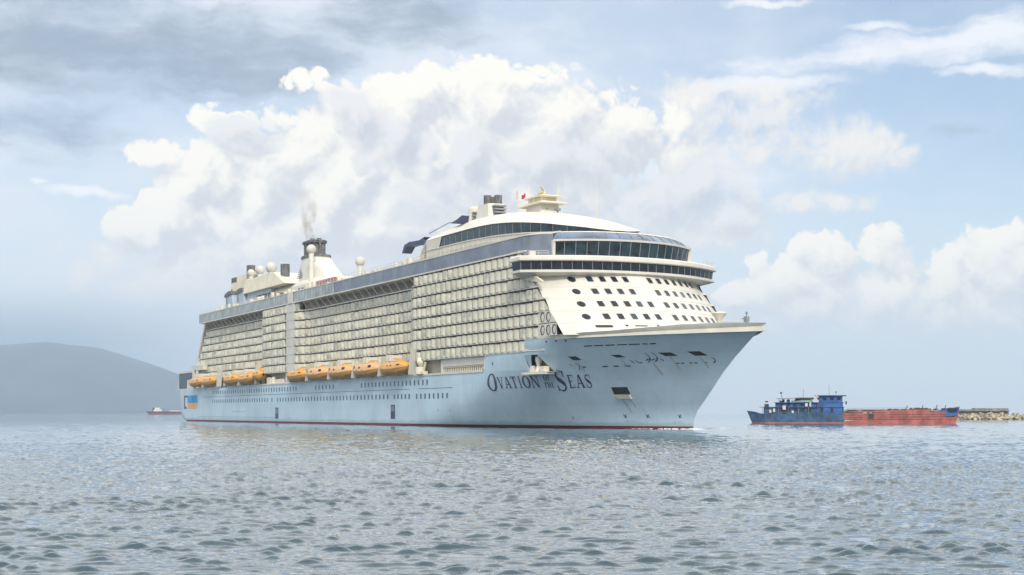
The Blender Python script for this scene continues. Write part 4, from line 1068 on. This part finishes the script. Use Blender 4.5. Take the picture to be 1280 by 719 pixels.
m = MB(); m.tube([(10, 0, 6.4), (9.5, 0, 9.3)], .06, 5); m.ball((9.5, 0, 9.4), .33, 8); m.tube([(16.2, 0, 7), (16.2, 0, 10.6)], .05, 5); m.tube([(24, 0, 8.5), (23.9, 0, 11.8)], .04, 5); m.tube([(26, 0, 8.5), (26, 0, 9.5)], .05, 5); m.ball((26, 0, 9.6), .22, 8); m.box(28.9, 29.3, -2.8, -2.2, 5.8, 6.8); m.build('mast', [M['dark']], barge)
m = MB()
for x in [29.5 + 2.1 * i for i in range(11)]: m.tube([(x, -5.1, 3.3), (x, -5.1, 4.6)], .045, 4)
m.tube([(29.5, -5.1, 4.6), (50.5, -5.1, 4.75)], .045, 4); m.tube([(29.5, -5.1, 4.0), (50.5, -5.1, 4.15)], .04, 4)
m.build('side_railing', [M['rust']], barge)

# ================================================================ small coaster far off behind the stern
coaster = empty('coaster', (-632, 2400, 0), 0.05)
tag(coaster, 'tiny distant dark red coaster on the horizon by the stern of the liner', 'cargo ship')
m = MB(); m.rings([[(0 - z * .9, -5, z), (70, -5, z), (72, 0, z), (70, 5, z), (0 - z * .9, 5, z)] for z in (-1, 3.0)]); m.build('hull', [mat('distant_red', (0.17, 0.04, 0.05), .6)], coaster)
m = MB(); m.rings([[(-2 - z * .9 + 2, -5.2, z), (70, -5.2, z), (72, 0, z), (70, 5.2, z), (-2 - z * .9 + 2, 5.2, z)] for z in (3.0, 5.6)]); m.build('topsides', [M['black']], coaster)
m = MB(); m.prism([(8, -4), (22, -4), (22, 4), (8, 4)], 5.6, 9.0); m.prism([(10, -3), (18, -3), (18, 3), (10, 3)], 9, 12.2); m.box(36, 58, -4, 4, 5.6, 7.0); m.build('wheelhouse', [M['white']], coaster)
m = MB(); m.lathe((7, 0, 6), [(1.6, 0), (1.6, 6)], 10); m.tube([(24, 0, 6), (24, 0, 11)], .5, 5); m.build('funnel', [M['black']], coaster)

# ================================================================ breakwater
M['conc'] = mat('weathered_concrete', (0.24, 0.23, 0.22), 0.9, var=0.25, scale=0.3)
M['rock'] = mat('sandy_armour_stone', (0.42, 0.36, 0.26), 0.95, var=0.35, scale=0.5, bump=0.4)
m = MB(); m.box(150, 241, 668, 674, -.5, 4.9); m.box(150, 241, 666.6, 668, 4.0, 4.45); m.box(225, 241, 668.2, 674, 4.9, 5.5)
bwl = m.build('breakwater_wall', [M['conc']]); tag(bwl, 'long grey concrete wall of the breakwater beyond the red barge bow', 'breakwater')
m = MB(); m.prism([(140, 658), (420, 658), (420, 690), (140, 690)], -1.0, 2.0, 0, [(140, 665), (420, 665), (420, 680), (140, 680)])
tag(m.build('breakwater_mound', [M['rock']]), 'sandy rubble mound under the boulders of the breakwater', 'breakwater')
rk = random.Random(11); kinds = []
for q in range(4):
    bm = bmesh.new(); bmesh.ops.create_icosphere(bm, subdivisions=2, radius=1.0)
    ax = [Vector((rk.uniform(-1, 1), rk.uniform(-1, 1), rk.uniform(-1, 1))).normalized() for _ in range(7)]
    for v in bm.verts:
        for a in ax:
            d = v.co.dot(a)
            if d > .62: v.co -= a * (d - .62)
        v.co *= 1 + rk.uniform(-.06, .06)
    me = bpy.data.meshes.new('boulder'); bm.to_mesh(me); bm.free(); me.materials.append(M['rock']); kinds.append(me)
for i in range(190):
    o = bpy.data.objects.new('boulder', kinds[i % 4]); COL.objects.link(o)
    f = rk.random(); x = rk.uniform(168, 264)
    o.location = (x, 656.5 + 10.5 * f + rk.uniform(-.6, .6), .1 + 2.5 * f + rk.uniform(-.3, .3))
    s = rk.uniform(.8, 1.5); o.scale = (s, s * rk.uniform(.8, 1.2), s * rk.uniform(.75, 1.1)); o.rotation_euler = (rk.uniform(0, 6), rk.uniform(0, 6), rk.uniform(0, 6))
    tag(o, 'sandy boulder heaped with others along the foot of the breakwater', 'boulder', 'boulders heaped along the breakwater')

# ================================================================ sea
t0 = np.random.default_rng(8)
NW = 90
lam = np.exp(t0.uniform(np.log(0.4), np.log(5.0), NW)); lam.sort()
th = np.radians(-100 + t0.normal(0, 24, NW))            # wind sea running towards the camera, slightly across
slope = 0.0105 * np.exp(-((np.log(lam / 0.9)) / 0.8) ** 2) + 0.003
kk = 2 * np.pi / lam; amp = slope / kk; ph = t0.uniform(0, 2 * np.pi, NW)
fine = np.radians(np.linspace(-24, 24, 660)); coarse = np.radians(np.linspace(24, 336, 80))[1:-1]
ang = np.concatenate([fine, coarse]); NA = len(ang)
rad = [6.0]
while rad[-1] < 22: rad.append(rad[-1] * 1.01)
while rad[-1] < 560: rad.append(rad[-1] * 1.0019)
while rad[-1] < 900: rad.append(rad[-1] * 1.0048)
while rad[-1] < 11000: rad.append(rad[-1] * 1.035)
rad = np.array(rad); NR = len(rad)
R_, A_ = np.meshgrid(rad, ang, indexing='ij')
X0 = R_ * np.sin(A_); Y0 = R_ * np.cos(A_)
sp = np.maximum(R_ * np.where(R_ < 22, .01, np.where(R_ < 560, .0019, .0048)), np.where(np.abs(((A_ + np.pi) % (2 * np.pi)) - np.pi) > np.radians(24.2), R_ * .06, R_ * .0013))
dz = np.zeros_like(X0); dx = np.zeros_like(X0); dy = np.zeros_like(X0)
patch_ = np.zeros_like(X0)
for lp in (6.0, 9.5, 14.0, 23.0, 40.0):
    for _ in range(2):
        a_ = t0.uniform(0, 2 * np.pi); patch_ += np.sin(2 * np.pi / lp * (X0 * np.cos(a_) * .6 + Y0 * np.sin(a_)) + t0.uniform(0, 6.28))
gust = 0.85 + 0.5 * np.clip(0.5 + patch_ / 6.0, 0, 1) ** 2
for i in range(NW):
    d = (np.sin(th[i]), np.cos(th[i])) if 0 else (np.cos(th[i]), np.sin(th[i]))
    p_ = kk[i] * (X0 * d[0] + Y0 * d[1]) + ph[i]
    w_ = np.clip(lam[i] / (2.0 * sp) - .5, 0, 1) * amp[i]
    dz += w_ * np.cos(p_); s_ = 1.25 * w_ * np.sin(p_); dx -= d[0] * s_; dy -= d[1] * s_
shel = 1.0
# steep little crests standing out of the calmer water
def crests(n_, l0, l1, spread, amp_, thr):
    l_ = np.exp(t0.uniform(np.log(l0), np.log(l1), n_)); th_ = np.radians(-97 + t0.normal(0, spread, n_)); f_ = np.zeros_like(X0)
    for i in range(n_):
        k_ = 2 * np.pi / l_[i]
        f_ += np.clip(l_[i] / (2.2 * sp) - .5, 0, 1) * np.cos(k_ * (X0 * np.cos(th_[i]) + Y0 * np.sin(th_[i])) + t0.uniform(0, 6.28))
    f_ /= np.sqrt(n_ / 2)
    return amp_ * np.clip(f_ - thr, 0, 2.5) ** 1.35
lift = crests(46, .36, .8, 24, .034, .25) + crests(46, .7, 1.4, 20, .029, .4) + crests(40, 1.4, 3.2, 16, .022, .45)
dz += lift / np.maximum(gust, .5) * np.clip(gust, .5, 1.3) * .9
dz *= gust; dx *= gust; dy *= gust
co = np.empty((NR * NA + 1, 3), dtype=np.float32)
co[:-1, 0] = (X0 + dx).ravel(); co[:-1, 1] = (Y0 + dy).ravel(); co[:-1, 2] = dz.ravel(); co[-1] = (0, 0, 0)
ii, jj = np.meshgrid(np.arange(NR - 1), np.arange(NA), indexing='ij'); j2 = (jj + 1) % NA
quads = np.stack([ii * NA + jj, ii * NA + j2, (ii + 1) * NA + j2, (ii + 1) * NA + jj], -1).reshape(-1, 4)[:, ::-1]
tri = np.stack([np.full(NA, NR * NA), (np.arange(NA) + 1) % NA, np.arange(NA)], -1)
me = bpy.data.meshes.new('water'); nq, nt_ = len(quads), len(tri)
me.vertices.add(len(co)); me.vertices.foreach_set('co', co.ravel())
me.loops.add(nq * 4 + nt_ * 3); me.loops.foreach_set('vertex_index', np.concatenate([quads.ravel(), tri.ravel()]).astype(np.int32))
me.polygons.add(nq + nt_)
me.polygons.foreach_set('loop_start', np.concatenate([np.arange(nq) * 4, nq * 4 + np.arange(nt_) * 3]).astype(np.int32))
me.polygons.foreach_set('use_smooth', np.ones(nq + nt_, dtype=bool))
me.update(calc_edges=True); me.validate()
sea = bpy.data.objects.new('water', me); COL.objects.link(sea); sea['kind'] = 'structure'
ms = bpy.data.materials.new('sea_water'); ms.use_nodes = True; nt = ms.node_tree; pb = nt.nodes['Principled BSDF']
geo = nt.nodes.new('ShaderNodeNewGeometry'); pos = S(nt, geo.outputs['Position']); nrm = S(nt, geo.outputs['Normal'])
half3 = (0.5, 0.5, 0.5)
r1 = vmath(nt, 'SUBTRACT', noise(nt, vmath(nt, 'MULTIPLY', pos, (0.6, 1.0, 0.0)), 2.8, 4.0, 0.65, out='Color', dim='2D'), half3)
r2 = vmath(nt, 'SUBTRACT', noise(nt, vmath(nt, 'MULTIPLY', pos, (0.7, 1.0, 0.0)), 0.55, 3.0, 0.6, out='Color', dim='2D'), half3)
big = noise(nt, vmath(nt, 'MULTIPLY', pos, (0.4, 1.0, 0.0)), 0.035, 3.0, 0.6, dim='2D')
a1 = ramp(noise(nt, vmath(nt, 'MULTIPLY', pos, (0.5, 1.0, 0.0)), 0.9, 2.0, 0.5, dim='2D'), 0.46, 0.66, 0.11, 0.75)
tilt = vmath(nt, 'ADD', vmath(nt, 'MULTIPLY', r1, vec(nt, a1, a1, 0.0)), vmath(nt, 'MULTIPLY', r2, (0.035, 0.065, 0.0)))
nn = vmath(nt, 'NORMALIZE', vmath(nt, 'ADD', nrm, tilt), (0, 0, 0))
nt.links.new(nn.s, pb.inputs['Normal'])
pb.inputs['Coat Weight'].default_value = 0.9; pb.inputs['Coat IOR'].default_value = 1.4; pb.inputs['Coat Roughness'].default_value = 0.05
nt.links.new(nn.s, pb.inputs['Coat Normal'])
pb.inputs['Base Color'].default_value = (0.009, 0.040, 0.060, 1); pb.inputs['Roughness'].default_value = 0.07; pb.inputs['IOR'].default_value = 1.4
me.materials.append(ms)

# ================================================================ hills across the bay
m = MB(); px = np.array([-400, -150, 0, 60, 120, 165, 200, 222, 260, 300, 340, 362]); py = np.array([452, 440, 430, 424, 431, 445, 457, 465.5, 482, 497, 510, 516.5])
HD = 9000.0; prof_x = (px - 640) / FPX * HD; prof_z = (516 - py) / FPX * HD + EYE
rows = []; rgx = np.random.default_rng(4); ph1 = rgx.uniform(0, 6, 12)
xs = np.linspace(prof_x[0], prof_x[-1], 160)
def rough(x, y):
    return sum(sin(x * .0011 * 1.7 ** i + ph1[i] + y * .0009 * 1.6 ** i) * 15 / 1.6 ** i for i in range(7))
for k in range(-8, 9):
    y = HD + k * 150.0; row_ = []
    for x in xs:
        top_ = float(np.interp(x, prof_x, prof_z)); f = max(0, 1 - (abs(k) / 8.0) ** 1.4)
        row_.append((x, y, max(-1.0, top_ * f + rough(x, y) * min(1, top_ / 200) * f * .6) if abs(k) < 8 else -2.0))
    rows.append(row_)
m.grid(rows); hills = m.build('hills', [mat('wooded_hillside', (0.022, 0.036, 0.05), 0.9, var=.3, scale=.004)], None, True); hills['kind'] = 'structure'

# ================================================================ smoke from the funnel
m = SB(); path = []
rs = random.Random(2)
for i in range(15):
    f = i / 14; path.append((-195.5 - 12 * f - 2.0 * sin(f * 5) * f, 1.2 * sin(f * 7), 61.0 + 19 * f))
m.tube(path, [1.3 + 2.6 * (i / 14) ** .8 + .3 * sin(i * 2.1) for i in range(15)], 12)
sm = m.build('smoke', [], None, True); sm.location = SHIP; sm.rotation_euler = (0, 0, HEAD - pi / 2); sm['kind'] = 'stuff'
mv = bpy.data.materials.new('thin_exhaust_smoke'); mv.use_nodes = True; nt = mv.node_tree; nt.nodes.clear()
tcn = nt.nodes.new('ShaderNodeTexCoord'); p = S(nt, tcn.outputs['Object'])
sx = nt.nodes.new('ShaderNodeSeparateXYZ'); nt.links.new(p.s, sx.inputs[0]); zz = S(nt, sx.outputs[2])
dn = ramp(noise(nt, vmath(nt, 'MULTIPLY', p, (1, 1, .45)), .55, 4.0, .6, dim='3D'), .42, .75) * ramp(zz, 61.0, 81.0, .4, 0.06)
vp = nt.nodes.new('ShaderNodeVolumePrincipled'); vp.inputs['Color'].default_value = (.46, .40, .34, 1); nt.links.new(dn.s, vp.inputs['Density'])
vo = nt.nodes.new('ShaderNodeOutputMaterial'); nt.links.new(vp.outputs[0], vo.inputs['Volume'])
sm.data.materials.append(mv)

# ================================================================ sea haze: one even body of air round everything
m = MB(); m.box(-11300, 11300, -11300, 11300, -3.5, 520)
hz = m.build('haze', []); hz['kind'] = 'stuff'
mh = bpy.data.materials.new('sea_haze'); mh.use_nodes = True; nt = mh.node_tree; nt.nodes.clear()
vp = nt.nodes.new('ShaderNodeVolumePrincipled'); vp.inputs['Color'].default_value = (0.62, 0.76, 0.91, 1); vp.inputs['Density'].default_value = 1.1e-4; vp.inputs['Anisotropy'].default_value = 0.2
vo = nt.nodes.new('ShaderNodeOutputMaterial'); nt.links.new(vp.outputs[0], vo.inputs['Volume'])
hz.data.materials.append(mh)

# ================================================================ broken foam where the stem cuts the water
rf = random.Random(9); m = MB()
for i in range(210):
    if i < 90:
        u = 28.2 - 14 * rf.random() ** 1.6; v = half(min(u, 27.2), 0) * rf.choice((1, 1, -1)) + rf.uniform(-.1, .6) * 1; ex = .5
    else:
        d = rf.uniform(0, 22); u = 28 - d * .75 + rf.uniform(-1, 1); v = -(half(min(u, 27), 0) + d * .55 + rf.uniform(-.8, .8)); ex = 1.0
    near = max(0.0, min(1.0, (u - 12) / 18)) if i < 90 else .55
    x, y, z = at_ship(u, v, 0.0); r = rf.uniform(.25, .8) * ex; h_ = (.04 + .26 * near) * rf.uniform(.4, 1.1)
    m.rings([[(x + q * r * 1.5 * cos(k), y + q * r * sin(k), zz_) for k in (0, 1.05, 2.1, 3.14, 4.19, 5.24)] for q, zz_ in ((1, -.05), (.8, h_ * .6), (.3, h_))])
fo = m.build('foam', [mat('sea_foam', (0.72, 0.75, 0.75), 0.9)], None, True); fo['kind'] = 'stuff'
